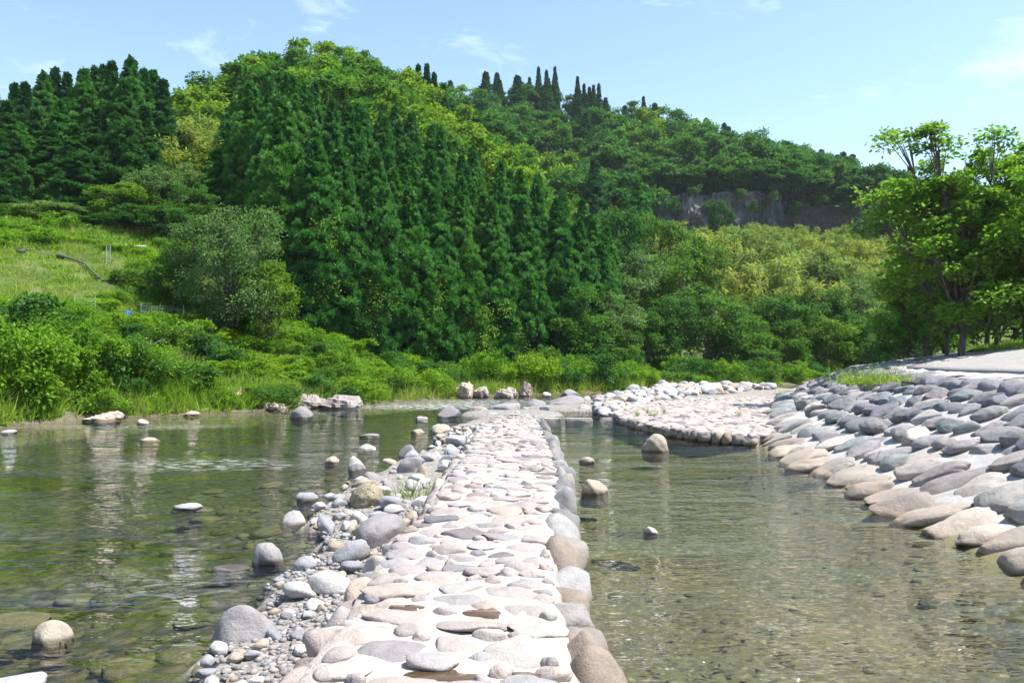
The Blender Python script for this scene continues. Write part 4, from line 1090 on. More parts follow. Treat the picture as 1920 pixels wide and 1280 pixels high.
def broad_mesh(seed, H=7.0, R0=3.0, zc=0.58, rz=0.46, lobes=15, subs=16, leaves=46, leaf=0.17, mat='broad', trunk_r=0.16, lobe_r=0.36, flat=0.6, skirt=0.0, bark='bark', spread=0.72, limbs=True, inner=0.75, upn=1.0):
    """broadleaf crown: lobes of sub-clumps of leaves on real limbs"""
    global rng
    keep = rng; rng = np.random.default_rng(seed)
    cm, tm = MB(), MB()
    cc = np.array([0, 0, H * zc]); ext = np.array([R0, R0, H * rz])
    D = []
    while len(D) < lobes:
        d = rdir(1, 0.25)[0]
        if d[2] < -0.55 + skirt * -0.4: continue
        if all(np.dot(d, e) < 0.80 for e in D) or rng.random() < 0.06: D.append(d)
    for i, d in enumerate(D):
        sc_ = rng.uniform(inner, 1.12) if i else 0.2
        q = cc + d * ext * spread * sc_
        lr = R0 * lobe_r * rng.uniform(0.75, 1.25)
        # limb
        z0 = min(H * rng.uniform(0.12, 0.42), q[2] * 0.75)
        p0 = np.array([rng.normal(0, .05), rng.normal(0, .05), max(z0, 0.05)])
        mid_ = p0 * .45 + q * .55 + np.array([0, 0, -0.08 * H]) + rng.normal(0, .1, 3)
        r0 = trunk_r * rng.uniform(.35, .6)
        tm.tube([p0, p0 * .7 + mid_ * .3 + rng.normal(0, .05, 3), mid_, q], [r0, r0 * .85, r0 * .6, r0 * .25], 5)
        sd = rdir(subs, 0.25) + d * 0.55
        sd /= np.linalg.norm(sd, axis=1, keepdims=True)
        sp = q + sd * lr * rng.uniform(0.45, 1.05, (subs, 1)) * np.array([1, 1, 0.85])
        if skirt == 0: sp[:, 2] = np.maximum(sp[:, 2], H * 0.1)
        for s_ in sp[:7] if limbs else []:
            tm.tube([q * .6 + mid_ * .4, (q + s_) / 2 + rng.normal(0, .04, 3), s_], [r0 * .35, r0 * .22, r0 * .1], 3)
        sr = lr * rng.uniform(0.30, 0.52, subs)
        n = subs * leaves
        SS = np.repeat(sp, leaves, 0); SR = np.repeat(sr, leaves)[:, None]
        u = rdir(n, 0.35)
        pos = SS + u * SR * (rng.random((n, 1)) ** 0.4) * np.array([1.15, 1.15, flat])
        ax = u * np.array([1, 1, 0.35]) + rdir(n) * 0.7 + np.array([0, 0, -0.25])
        nr_ = rdir(n) * 0.8 + np.array([0, 0, upn])
        va = np.repeat(rng.random(subs), leaves) * 0.5 + rng.random(n) * 0.5
        L = leaf * rng.uniform(0.7, 1.3, n)
        cm.leaves(pos, ax, nr_, L, L * 0.58, va, 0.12)
    zt = np.linspace(-0.6, H * zc * 0.95, 7)
    bend = rng.uniform(-.12, .12, 2)
    tm.tube(np.c_[bend[0] * np.sin(zt * .6), bend[1] * np.sin(zt * .5), zt], np.interp(zt, [-.6, 0, H * zc], [trunk_r * 1.35, trunk_r, trunk_r * .3]), 8)
    rng = keep
    c = cm.mesh('crown'); c.materials.append(M[mat]); t_ = tm.mesh('trunk', True); t_.materials.append(M[bark])
    return dict(crown=c, trunk=t_, H=H, R=R0)

def bamboo_mesh(seed, H=7.0, culms=8, R0=1.9, nl=420, mat='bamboo'):
    global rng
    keep = rng; rng = np.random.default_rng(seed)
    cm, tm = MB(), MB()
    for k in range(culms):
        a_ = rng.uniform(0, 6.283); r0 = R0 * 0.6 * math.sqrt(rng.random()); h = H * rng.uniform(.72, 1.0)
        b = np.array([math.cos(a_) * r0, math.sin(a_) * r0, -0.3])
        ang = a_ + rng.normal(0, .7); lean = rng.uniform(0.5, 1.5)
        tt = np.linspace(0, 1, 12)
        path = np.c_[b[0] + math.cos(ang) * lean * tt ** 2.6, b[1] + math.sin(ang) * lean * tt ** 2.6, b[2] + h * (tt - 0.14 * tt ** 5)]
        tm.tube(path, np.interp(tt, [0, 1], [0.045, 0.008]), 5)
        nn, per = 17, 24
        ti = np.linspace(0.28, 1.0, nn) + rng.normal(0, .015, nn)
        wd = 0.75 * np.sin(np.clip((ti - 0.18) / 0.95, 0, 1) * math.pi) ** .6 + 0.10
        cx = np.stack([np.interp(ti, tt, path[:, j]) for j in range(3)], 1)
        fa = rng.uniform(0, 6.283, nn)
        cx += np.c_[np.cos(fa) * wd * .62, np.sin(fa) * wd * .62, -0.10 - .25 * wd * rng.random(nn)]
        CX = np.repeat(cx, per, 0); m = nn * per
        u = rdir(m) * np.array([1, 1, .75])
        pos = CX + u * 0.36 * rng.random((m, 1)) ** .4
        ax = u * .7 + rdir(m) * .35 + np.array([math.cos(ang) * .25, math.sin(ang) * .25, -0.45])
        tv = np.clip(rng.random() * .35 + np.repeat(rng.random(nn), per) * .3 + rng.random(m) * .35, 0, 1)
        cm.leaves(pos, ax, rdir(m) * .7 + np.array([0, 0, 1.0]), 0.36 * rng.uniform(.7, 1.3, m), 0.12, tv)
    rng = keep
    c = cm.mesh('foliage'); c.materials.append(M[mat]); t_ = tm.mesh('culms', True); t_.materials.append(M['culm'])
    return dict(crown=c, trunk=t_, H=H, R=R0, parts=('foliage', 'culms'))

def tree(name, v, label, cat, loc, h, w=None, group=None, rz=None, wscale=None):
    """one tree: an empty at its foot with a trunk and a crown"""
    s = h / v['H']; sx = (w / (2 * v['R'])) if w else s * (wscale or rng.uniform(.9, 1.1))
    o = empty(name, loc, rng.uniform(0, 6.28) if rz is None else rz, (sx, sx, s))
    tag(o, label, cat, group)
    a, b = v.get('parts', ('crown', 'trunk'))
    obj(a, v['crown'], None, o); obj(b, v['trunk'], None, o)
    return o
def at_px(px, d): return XP(px, d), d

CED = [cedar_mesh(200 + i, R0=1.75 + .1 * i) for i in range(4)]
CEDD = [cedar_mesh(220 + i, R0=1.9, mat='cedar_dark', nclump=380, clump=0.54, cone=True) for i in range(2)]
CONF = [cedar_mesh(240 + i, H=11, R0=1.8, nclump=300, nb=34, clump=0.5, mat='conifer_far', cone=True) for i in range(3)]
FAR = [broad_mesh(300 + i, H=8.5, R0=4.0, zc=.55, rz=.46, lobes=15, subs=13, leaves=26, leaf=0.44, mat=m, skirt=1, flat=.55, limbs=False, lobe_r=.34)
       for i, m in enumerate(['broad', 'broad_dark', 'broad', 'broad_yellow', 'broad_dark'])]
NEAR = {k: broad_mesh(330 + i, H=7.0, R0=3.0, zc=.52, rz=.48, lobes=17, subs=17, leaves=40, leaf=0.21, mat=m, skirt=1)
        for i, (k, m) in enumerate([('grey', 'broad_grey'), ('mid', 'broad'), ('dark', 'broad_dark'), ('yellow', 'broad_yellow')])}
NEAR['mid2'] = broad_mesh(341, H=7.0, R0=3.2, zc=.52, rz=.47, lobes=14, subs=20, leaves=36, leaf=0.22, mat='broad', skirt=1, flat=.4)
AIRY = [broad_mesh(350 + i, H=9.0, R0=2.3, zc=.56, rz=.48, lobes=64, subs=11, leaves=36, leaf=0.15, mat='broad_light', lobe_r=.235, spread=.9, flat=.95, upn=.4, trunk_r=.10, skirt=1, inner=.3) for i in range(2)]
BIGT = broad_mesh(360, H=7.0, R0=3.2, zc=.54, rz=.47, lobes=20, subs=22, leaves=52, leaf=0.15, mat='broad_grey', skirt=1, lobe_r=.34)
BAM = [bamboo_mesh(370 + i) for i in range(4)]
SHR = [broad_mesh(380 + i, H=1.6, R0=1.2, zc=.45, rz=.5, lobes=9, subs=12, leaves=34, leaf=0.12, mat='shrub', trunk_r=.03, skirt=1, lobe_r=.45, flat=.7, limbs=False) for i in range(4)]
SHRD = [broad_mesh(390 + i, H=1.6, R0=1.2, zc=.45, rz=.5, lobes=9, subs=12, leaves=34, leaf=0.12, mat=('broad', 'broad_dark')[i], trunk_r=.03, skirt=1, lobe_r=.45, flat=.7, limbs=False) for i in range(2)]

# ------------------------------------------------------------------ placing the trees
def limit_h(x, y, z, h, sky, margin=0):
    """shorten a tree so that its top stays under a skyline given in the photo"""
    px, py = proj(x, y, z + h)
    lim = np.interp(px, [a for a, b in sky], [b for a, b in sky]) + margin
    if py < lim:
        top = P(px, lim, y)[2]
        h = top - z
    return h
SPOTS = {}
def zone(key, pxr, dr, spacing, hr, sky, pick, okf=None, minh=0.55, margin=(0, 14), tries=6000, nmax=300, zoff=-0.2):
    out = []
    for t in range(tries):
        px = rng.uniform(*pxr); d = rng.uniform(*dr)
        x = XP(px, d)
        if okf and not okf(px, d): continue
        if any((x - a[0]) ** 2 + (d - a[1]) ** 2 < spacing ** 2 for a in out): continue
        z = gz(x, d)
        if z < 0.15: continue
        h0 = rng.uniform(*hr)
        h = limit_h(x, d, z, h0, sky, rng.uniform(*margin)) if sky else h0
        if h < h0 * minh: continue
        out.append((x, d, z + zoff, h, px))
        if len(out) >= nmax: break
    return out

# central cedar stand
SKY_C = [(360, 420), (385, 330), (430, 200), (480, 122), (540, 132), (600, 150), (700, 178), (800, 214), (880, 250), (960, 288), (1020, 325), (1100, 350), (1135, 400), (1160, 520)]
def front(px): return np.interp(px, [380, 480, 560, 700, 800, 900, 1000, 1140], [60, 53, 49, 51.5, 54, 57, 60, 66])
st = zone('cedar', (388, 1140), (48, 84), 2.3, (10.0, 14.2), SKY_C, None, lambda px, d: front(px) < d < front(px) + np.interp(px, [400, 700, 1140], [24, 28, 14]), 0.62, (0, 30), 9000, 190)
frontrow = []
for px in np.arange(535, 1140, 56):
    d = float(front(px)) - 0.4; px2 = px + rng.uniform(-10, 10)
    x = XP(px2, d); h = limit_h(x, d, gz(x, d), rng.uniform(11.0, 13.2), SKY_C, 12)
    frontrow.append((x, d, gz(x, d) - .2, h, px2))
frontrow.sort(key=lambda a: a[4])
st = [s for s in st if all((s[0] - f[0]) ** 2 + (s[1] - f[1]) ** 2 > 4.2 for f in frontrow)]
for i, (x, y, z, h, px) in enumerate(frontrow):
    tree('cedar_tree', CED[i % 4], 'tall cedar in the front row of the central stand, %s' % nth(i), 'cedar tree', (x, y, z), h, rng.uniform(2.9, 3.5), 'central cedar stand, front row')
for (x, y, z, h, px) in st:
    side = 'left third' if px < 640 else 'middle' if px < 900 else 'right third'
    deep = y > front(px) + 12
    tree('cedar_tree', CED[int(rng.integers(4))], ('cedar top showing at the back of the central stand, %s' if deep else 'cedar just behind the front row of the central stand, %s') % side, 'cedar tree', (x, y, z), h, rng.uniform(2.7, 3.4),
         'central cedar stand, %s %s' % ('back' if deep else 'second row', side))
# vines climbing the lower front cedars
for i, (px, h0, h1, lab) in enumerate([(600, 2.2, 7.0, 'pale vine climbing a left cedar of the front row'), (690, 1.5, 4.5, 'vine on the lower trunk area of a front cedar, left of middle'), (800, 1.0, 6.0, 'leafy vine hanging over a front cedar in the middle'),
                                       (890, .5, 4.5, 'pale vine low on a front cedar, right of middle'), (965, .3, 3.6, 'yellowish vine strip on a right front cedar')]):
    d_ = float(front(px)) - 1.4; x0 = XP(px, d_); zg = gz(x0, d_); n_ = 2600
    cl_n = 26
    cc_ = np.c_[rng.normal(0, .55, cl_n), rng.normal(0, .25, cl_n), rng.uniform(h0, h1, cl_n)]
    C_ = cc_[rng.integers(cl_n, size=n_)] + rng.normal(0, 1, (n_, 3)) * np.array([.26, .22, .30])
    b_v = MB(); b_v.leaves(C_, rdir(n_, -.4), rdir(n_, .3) + np.array([0, -.7, .3]), .15 * rng.uniform(.7, 1.3, n_), .11, rng.random(n_), .1)
    b_v.tube([(0, .5, 0), (.1, .45, h0), (-.1, .5, (h0 + h1) / 2), (0, .6, h1)], [.03, .025, .02, .01], 5)
    tag(obj('climbing_vine', b_v.mesh('climbing_vine'), M['broad_light'], None, (x0, d_, zg)), lab, 'vine', 'vines on the front cedars')
# left cedars behind the road
LC = [(-30, 150, 60), (8, 190, 57), (22, 158, 70), (42, 156, 68), (62, 205, 62), (76, 136, 72), (98, 129, 74), (120, 138, 74), (136, 236, 58), (152, 130, 70), (172, 126, 74), (188, 124, 72), (205, 116, 68), (228, 152, 60), (240, 108, 68), (264, 130, 72), (283, 134, 73), (301, 150, 70), (180, 205, 60), (30, 230, 60), (90, 235, 60), (268, 200, 62), (108, 190, 64)]
LC.sort()
for i, (px, py, d) in enumerate(LC):
    x = XP(px, d); z = gz(x, d) - .2; top = P(px, py, d)[2]
    tree('cedar_tree', CEDD[i % 2] if i % 3 else CED[i % 4], 'dark cedar of the row behind the guardrail, %s' % nth(i), 'cedar tree', (x, d, z), top - z, rng.uniform(3.2, 4.0), 'cedars behind the guardrail')
# near hill crest: broadleaf wood
SKY_N = [(-100, 330), (0, 300), (200, 250), (310, 215), (340, 165), (380, 140), (450, 118), (470, 100), (525, 62), (600, 62), (690, 92), (740, 112), (790, 150), (850, 190), (940, 240), (1040, 300), (1150, 330)]
nb_ = zone('near', (300, 1060), (86, 128), 5.0, (7, 10.5), SKY_N, None, None, 0.5, (0, 16), 5000, 120)
for (x, y, z, h, px) in nb_:
    k = int(rng.choice([0, 2, 3, 3, 2])); kn = ('mid green', 'dark green', 'fresh green', 'yellowish green', 'dark green')[k]
    side = 'left slope' if px < 480 else 'summit' if px < 720 else 'right slope'
    tree('broadleaf_tree', FAR[k], '%s broadleaf tree on the %s of the nearer hill' % (kn, side), 'tree', (x, y, z), h, h * rng.uniform(.85, 1.1), 'nearer hill wood, %s %s' % (kn, side))
for i, (px, py, d) in enumerate([(765, 127, 128), (783, 122, 130), (799, 121, 130), (813, 138, 128), (830, 158, 128)]):
    x = XP(px, d); z = gz(x, d) - .3
    tree('conifer_tree', CONF[i % 3], 'dark conifer in the small skyline row right of the hilltop, %s' % nth(i), 'conifer', (x, d, z), P(px, py, d)[2] - z, 3.6, 'conifers right of the hilltop')
# yellow bamboo grove between the two cedar stands
SKY_B = [(280, 260), (300, 200), (340, 175), (390, 178), (420, 200), (440, 260)]
for (x, y, z, h, px) in zone('bl', (288, 425), (66, 84), 1.9, (6.5, 9.0), SKY_B, None, None, 0.5, (0, 20), 900, 26):
    tree('bamboo_clump', BAM[int(rng.integers(4))], 'yellow green bamboo clump between the two cedar stands', 'bamboo', (x, y, z), h, None, 'bamboo between the cedar stands', wscale=1.0)
# far ridge wood
SKY_F = [(800, 150), (830, 152), (880, 135), (930, 124), (980, 135), (1060, 150), (1140, 178), (1200, 195), (1250, 192), (1330, 210), (1400, 232), (1480, 262), (1550, 272), (1640, 298), (1700, 325), (1800, 360), (1960, 400)]
def ok_far(px, d): return not (1195 < px < 1700 and d < 178.0)
fr = zone('far', (800, 1990), (140, 238), 6.9, (9.5, 14.5), SKY_F, None, ok_far, 0.5, (0, 16), 9000, 330)
for (x, y, z, h, px) in fr:
    top = y > 212
    con = rng.random() < (0.62 if top else 0.12)
    side = 'left part' if px < 1130 else 'middle' if px < 1430 else 'right part'
    hgt = 'along the crest' if top else 'on the slope'
    if con:
        tree('conifer_tree', CONF[int(rng.integers(3))], 'dark conifer %s of the far ridge, %s' % (hgt, side), 'conifer', (x, y, z), h * 1.05, h * rng.uniform(.42, .55), 'far ridge conifers %s %s' % (hgt, side))
    else:
        k = int(rng.choice([0, 1, 4, 3, 4, 1, 1, 2])); kn = ('mid green', 'dark green', 'fresh green', 'yellowish green', 'deep green')[k]
        tree('broadleaf_tree', FAR[k], '%s broadleaf tree %s of the far ridge, %s' % (kn, hgt, side), 'tree', (x, y, z), h, h * rng.uniform(.8, 1.15), 'far ridge %s trees %s %s' % (kn, hgt, side))
for i, (px, py, d) in enumerate([(993, 146, 225), (1010, 126, 226), (1025, 132, 226), (1041, 126, 226), (1084, 144, 222), (1096, 158, 222), (1106, 164, 222), (1114, 160, 222), (1124, 157, 222), (1208, 182, 226), (1708, 312, 215)]):
    x = XP(px, d); z = gz(x, d) - .3
    tree('conifer_tree', CONF[i % 3], 'slim pointed conifer standing out on the far skyline, %s' % nth(i), 'conifer', (x, d, z), P(px, py, d)[2] - z, 3.6, 'slim skyline conifers')
# trees hanging over the cliff edge
for i, px in enumerate(np.linspace(1200, 1690, 17)):
    d = np.interp(px, [1200, 1480, 1690], [174, 173, 169]) + rng.uniform(-.8, .8)
    x = XP(px, d); z = max(gz(x, d), 36.0 if px < 1480 else 33.5) - 0.6; k = int(rng.choice([1, 4, 0]))
    tree('broadleaf_tree', FAR[k], 'broadleaf tree overhanging the cliff edge, %s' % nth(i), 'tree', (x, d, z), rng.uniform(7.5, 10.5), rng.uniform(9, 11), 'trees above the cliff')
x, d = at_px(1196, 130); z = gz(x, d)
tree('cedar_tree', CED[1], 'lone dark cedar standing left in front of the grey cliff', 'cedar tree', (x, d, z - .3), P(1196, 335, d)[2] - z, 4.4)
x, d = at_px(1355, 150); z = gz(x, d)
tree('broadleaf_tree', FAR[1], 'lone dark round tree in front of the middle of the cliff', 'tree', (x, d, z - .3), P(1355, 365, d)[2] - z, 4.5)
# bamboo field under the cliff
SKY_P = [(1120, 420), (1200, 405), (1260, 395), (1330, 392), (1420, 392), (1500, 400), (1600, 408), (1700, 415), (1760, 420)]
for (x, y, z, h, px) in zone('bam', (1215, 1760), (84, 156), 3.9, (5.0, 12), SKY_P, None, None, 0.4, (0, 22), 9000, 260):
    side = 'left' if px < 1400 else 'middle' if px < 1560 else 'right'
    row = 'top' if y > 138 else 'upper' if y > 120 else 'middle' if y > 100 else 'lower'
    tree('bamboo_clump', BAM[int(rng.integers(4))], 'feathery bamboo clump in the %s %s of the grove below the cliff' % (row, side), 'bamboo', (x, y, z), h, None, 'bamboo grove %s %s' % (row, side), wscale=0.95)
# mixed trees at the left edge of the grove and along the far shore
RV = [  # px, top py, depth, width m, kind, label
 (1165, 375, 88, 7.5, 'dark', 'dull dark tree right behind the end of the cedar stand'),
 (1235, 400, 90, 7.0, 'mid', 'green tree left of the bamboo grove'),
 (1290, 430, 84, 8.0, 'mid2', 'wide layered green tree in front of the bamboo grove'),
 (1200, 470, 78, 7.5, 'grey', 'greyish brown tree above the far shore'),
 (1275, 490, 74, 6.0, 'mid', 'round green tree above the far shore, right of the greyish one'),
 (1080, 540, 61, 5.8, 'mid', 'pale green tree at the foot of the cedar stand'),
 (1150, 545, 64, 5.0, 'grey', 'grey green tree at the shore right of the pale one'),
 (1210, 575, 66, 4.6, 'dark', 'dark shore tree below the greyish brown tree'),
 (1265, 545, 68, 5.0, 'dark', 'dark leaning shore tree in the middle of the far bank'),
 (1325, 520, 70, 6.4, 'mid2', 'tall bright shore tree with hanging foliage'),
 (1385, 580, 71, 5.4, 'mid', 'bright green shore tree right of the tall hanging one'),
 (1460, 545, 78, 7.0, 'dark', 'dark dome shaped tree under the bamboo grove'),
 (1540, 530, 84, 6.5, 'dark', 'dark green tree under the right bamboo grove'),
 (1470, 600, 76, 5.0, 'mid', 'green shore tree below the dark dome'),
 (1545, 585, 78, 6.4, 'yellow', 'light green rounded tree at the far water bend'),
 (1610, 590, 80, 5.5, 'mid', 'green tree right of the light rounded one'),
 (1660, 570, 84, 6.0, 'dark', 'dark tree behind the bank crest'),
 (1700, 560, 82, 6.5, 'dark', 'dark tree left behind the tall bank trees'),
 (1600, 520, 88, 6.0, 'grey', 'grey green tree among the lower bamboo'),
 (1110, 470, 82, 4.0, 'yellow', 'small yellowish tree growing against the cedars'),
 (1160, 620, 62, 3.6, 'mid', 'small shore tree left of the dark shore trees'),
 (1420, 640, 69, 3.6, 'mid2', 'small tree close above the far waterline'),
]
for px, py, d, w, k, lab in RV:
    x = XP(px, d); z = gz(x, d) - .3
    tree('broadleaf_tree', NEAR[k], lab, 'tree', (x, d, z), max(P(px, py, d)[2] - z, 1.5), w)
# tall trees on the right bank
KT = [(1800, 238, 31, 6.2, 0, 'tallest open crowned tree on the right bank'), (1925, 262, 32, 5.2, 1, 'tall tree cut off by the right picture edge'),
      (1868, 330, 35, 4.6, 1, 'tree between the tallest bank tree and the right edge'), (1735, 395, 38, 5.2, 0, 'shorter bank tree left of the tallest one'),
      (1985, 300, 29, 4.6, 0, 'tree at the far right outside the tallest pair'), (1775, 340, 36, 4.0, 1, 'tree close behind the tallest bank tree')]
for px, py, d, w, k, lab in KT:
    x = XP(px, d); z = gz(x, d) - .1
    tree('tall_tree', AIRY[k], lab, 'tree', (x, d, z), P(px, py, d)[2] - z, w, rz=px * .7)
SKY_R = [(1680, 560), (1740, 480), (1800, 400), (1900, 360), (2100, 340)]
for i, (px, d, h) in enumerate([(1705, 50, 4.0), (1745, 46, 4.5), (1800, 47, 5.5), (1850, 45, 6.0), (1905, 44, 6.5), (1950, 42, 6.5), (1990, 40, 6.0), (1770, 55, 6.5), (1870, 55, 7.5), (1960, 52, 7.5), (1690, 60, 5.0)]):
    x = XP(px, d); z = gz(x, d) - .2
    tree('broadleaf_tree', NEAR[('dark', 'mid')[i % 4 == 3]], 'shaded tree in the wood behind the tall bank trees, %s' % nth(i), 'tree', (x, d, z), h, h * .95, 'wood behind the bank trees')
# big tree and wood on the left bank
x, d = at_px(425, 41); z = gz(x, d)
tree('broadleaf_tree', BIGT, 'big grey green tree above the left river bank', 'tree', (x, d, z - .3), P(420, 368, d)[2] - z, 5.8, rz=0.6)
x, d = at_px(500, 41.5); z = gz(x, d)
tree('broadleaf_tree', NEAR['yellow'], 'yellowish green tree joined to the right of the big bank tree', 'tree', (x, d, z - .3), P(500, 470, d)[2] - z, 3.2)
x, d = at_px(330, 42); z = gz(x, d)
tree('broadleaf_tree', NEAR['mid'], 'lower green tree joined to the left of the big bank tree', 'tree', (x, d, z - .3), P(330, 440, d)[2] - z, 3.0)
UB = [(75, 375, 53, 3.6, 'grey'), (120, 380, 54, 3.4, 'grey'), (165, 400, 54, 2.6, 'dark'), (225, 335, 56, 4.4, 'yellow'), (290, 310, 58, 4.6, 'grey'), (345, 305, 60, 4.0, 'grey'), (350, 345, 55, 3.6, 'mid'), (20, 395, 53, 3.0, 'mid'), (260, 380, 54, 4.0, 'dark'), (310, 380, 53, 3.6, 'dark'), (200, 400, 55, 3.0, 'dark'), (370, 270, 66, 4.5, 'yellow')]
UB.sort()
for i, (px, py, d, w, k) in enumerate(UB):
    x = XP(px, d); z = gz(x, d) - .3
    tree('broadleaf_tree', NEAR[k], 'low broadleaf tree under the dark cedars by the guardrail, %s' % nth(i), 'tree', (x, d, z), max(P(px, py, d)[2] - z, 1.2), w, 'low trees by the guardrail')

# ------------------------------------------------------------------ shrubs and ground cover on the left bank
def bank_ok(px, py0=0): return True
shr = []
for t in range(4000):
    px = rng.uniform(-60, 860); d = rng.uniform(25, 52); x = XP(px, d)
    s = float(sdist(SHORE, np.array([x]), np.array([d]))[0])
    if s < 0.7: continue
    z = gz(x, d); qx, qy = proj(x, d, z)
    meadow = qx < 235 and 470 < qy < 565
    if meadow or qy < 430 or (120 < qx < 300 and qy < 500): continue
    if d > front(max(px, 400)) + 1: continue
    r = rng.uniform(0.55, 1.2)
    if any((x - a) ** 2 + (d - b) ** 2 < (0.62 * (r + c)) ** 2 for a, b, c in shr): continue
    shr.append((x, d, r))
    if len(shr) >= 150: break
for (x, y, r) in shr:
    z = gz(x, y); px, py = proj(x, y, z)
    dark = rng.random() < 0.22
    side = 'far left' if px < 180 else 'left of the big tree' if px < 380 else 'below the big tree' if px < 560 else 'in front of the cedars'
    lv = 'near the waterline' if py > 700 else 'high on the bank' if py < 580 else 'halfway up the bank'
    v = SHRD[int(rng.integers(2))] if dark else SHR[int(rng.integers(4))]
    tree('shrub', v, '%s green shrub %s, %s' % ('dark' if dark else 'bright', lv, side), 'shrub', (x, y, z - .15), r * rng.uniform(.8, 1.25), r * 2.2, '%s shrubs %s %s' % ('dark' if dark else 'bright', lv, side))
# larger leafy bushes leaning over the water on the left
for i, (px, off, h, w, k) in enumerate([(15, 1.6, 2.6, 3.4, 0), (75, 1.4, 2.3, 2.8, 1), (120, 2.6, 2.6, 3.0, 2), (175, 1.5, 2.2, 2.6, 3), (215, 2.2, 2.0, 2.6, 4), (265, 2.4, 1.8, 2.4, 0), (50, 4.0, 2.4, 3.2, 5), (400, 4.5, 1.7, 2.6, 5), (455, 3.6, 1.6, 2.2, 1), (330, 5.5, 1.6, 2.4, 4)]):
    sd_ = np.interp(px, [0, 160, 380, 560], [25.2, 28.5, 31.3, 34.7]); y = sd_ + off; x = XP(px, y)
    v = (SHR + SHRD)[k]
    tree('bush', v, 'big leafy bush at the foot of the left bank, %s' % nth([15, 50, 75, 120, 175, 215, 265, 330, 400, 455].index(px)), 'bush', (x, y, gz(x, y) - .2), h, w, 'bushes at the foot of the left bank')
# undergrowth at the foot of the cedars and along the far shore
us = []
for t in range(2500):
    px = rng.uniform(600, 1560); 
    s_d = np.interp(px, [560, 700, 850, 1000, 1130, 1300, 1440, 1600], [35.2, 39.5, 45, 49.5, 52, 58, 65, 73])
    d = s_d + rng.uniform(0.5, 6.5); x = XP(px, d)
    if 845 < px < 1000 and d < s_d + 1.8: continue
    r = rng.uniform(0.7, 1.3)
    if any((x - a) ** 2 + (d - b) ** 2 < (0.75 * (r + c)) ** 2 for a, b, c, _ in us): continue
    us.append((x, d, r, px))
    if len(us) >= 140: break
for (x, y, r, px) in us:
    dark = rng.random() < 0.5
    side = 'below the cedars' if px < 1020 else 'below the shore trees' if px < 1330 else 'near the river bend'
    v = SHRD[int(rng.integers(2))] if dark else SHR[int(rng.integers(4))]
    tree('shrub', v, '%s green shrub on the far shore %s' % ('dark' if dark else 'bright', side), 'shrub', (x, y, gz(x, y) - .15), r * rng.uniform(1.0, 2.1), r * 2.2, '%s far shore shrubs %s' % ('dark' if dark else 'bright', side))

# grass and vines: uncountable cover
n = 85000
px = rng.uniform(-120, 1500, n); d = 24 + 42 * rng.random(n); x = XP(px, d)
s = sdist(SHORE, x, d); z = ground(x, d)
keepm = (s > 0.15) & (s < np.where(px > 700, 8.0, 30.0)) & (z < 13)
x, d, z, s = x[keepm], d[keepm], z[keepm], s[keepm]
qx, qy = proj(x, d, z)
meadow = (qx < 240) & (qy > 470) & (qy < 560)
bare = meadow & (np.sin(x * 1.9) * np.sin(d * 1.6 + x) > 0.72)
sel = ~bare
x, d, z, s, meadow = x[sel], d[sel], z[sel], s[sel], meadow[sel]
n = len(x); nb = 5
hh = np.where(meadow, 0.22, np.where(s < 2.0, 0.75, 0.45)) * rng.uniform(.6, 1.4, n)
C = np.repeat(np.c_[x, d, z - .05], nb, 0); C[:, :2] += rng.normal(0, .10, (n * nb, 2))
ax = rdir(n * nb, 1.5)
gb = MB(); gb.blades(C, ax, rdir(n * nb) * np.array([1, 1, .3]), np.repeat(hh, nb) * rng.uniform(.7, 1.2, n * nb), 0.055, np.clip(np.repeat(rng.random(n), nb) * .5 + rng.random(n * nb) * .5, 0, 1))
tag(obj('grass', gb.mesh('grass'), M['grass']), 'bright green grass covering the left and far banks', 'grass', kind='stuff')
n = 150000
px = rng.uniform(-120, 1100, n); d = 24 + 34 * rng.random(n); x = XP(px, d)
s = sdist(SHORE, x, d); z = ground(x, d)
qx, qy = proj(x, d, z)
keepm = (s > 0.5) & (s < np.where(px > 700, 8.0, 30.0)) & (z < 13) & ~((qx < 240) & (qy > 470) & (qy < 565)) & (np.sin(x * .9 + 2) * np.cos(d * .8) > -0.55)
x, d, z = x[keepm], d[keepm], z[keepm]; n = len(x)
lift = 0.10 + 0.35 * rng.random(n) * (0.6 + 0.5 * np.sin(x * 1.3) * np.sin(d * 1.7))
vb = MB(); vb.leaves(np.c_[x, d, z + lift], rdir(n, -.1), rdir(n, 1.2), 0.15 * rng.uniform(.7, 1.4, n), 0.11, rng.random(n), .1)
tag(obj('ground_cover', vb.mesh('ground_cover'), M['vine']), 'creeping vines and weeds covering the left bank', 'ground cover', kind='stuff')
# right bank: weeds behind the paving
n = 7000
px = rng.uniform(1640, 2050, n); d = 22 + 32 * rng.random(n); x = XP(px, d); e = -sdist(TOE, x, d); k_ = (e > 8.6)
x, d = x[k_], d[k_]; z = ground(x, d); n = len(x); nb = 4
C = np.repeat(np.c_[x, d, z - .04], nb, 0); C[:, :2] += rng.normal(0, .1, (n * nb, 2))
wb = MB(); wb.blades(C, rdir(n * nb, 1.3), rdir(n * nb) * np.array([1, 1, .3]), rng.uniform(.15, .4, n * nb), .04, rng.random(n * nb))
tag(obj('grass', wb.mesh('grass_right'), M['grass']), 'grass under the tall trees on the right bank', 'grass', kind='stuff')

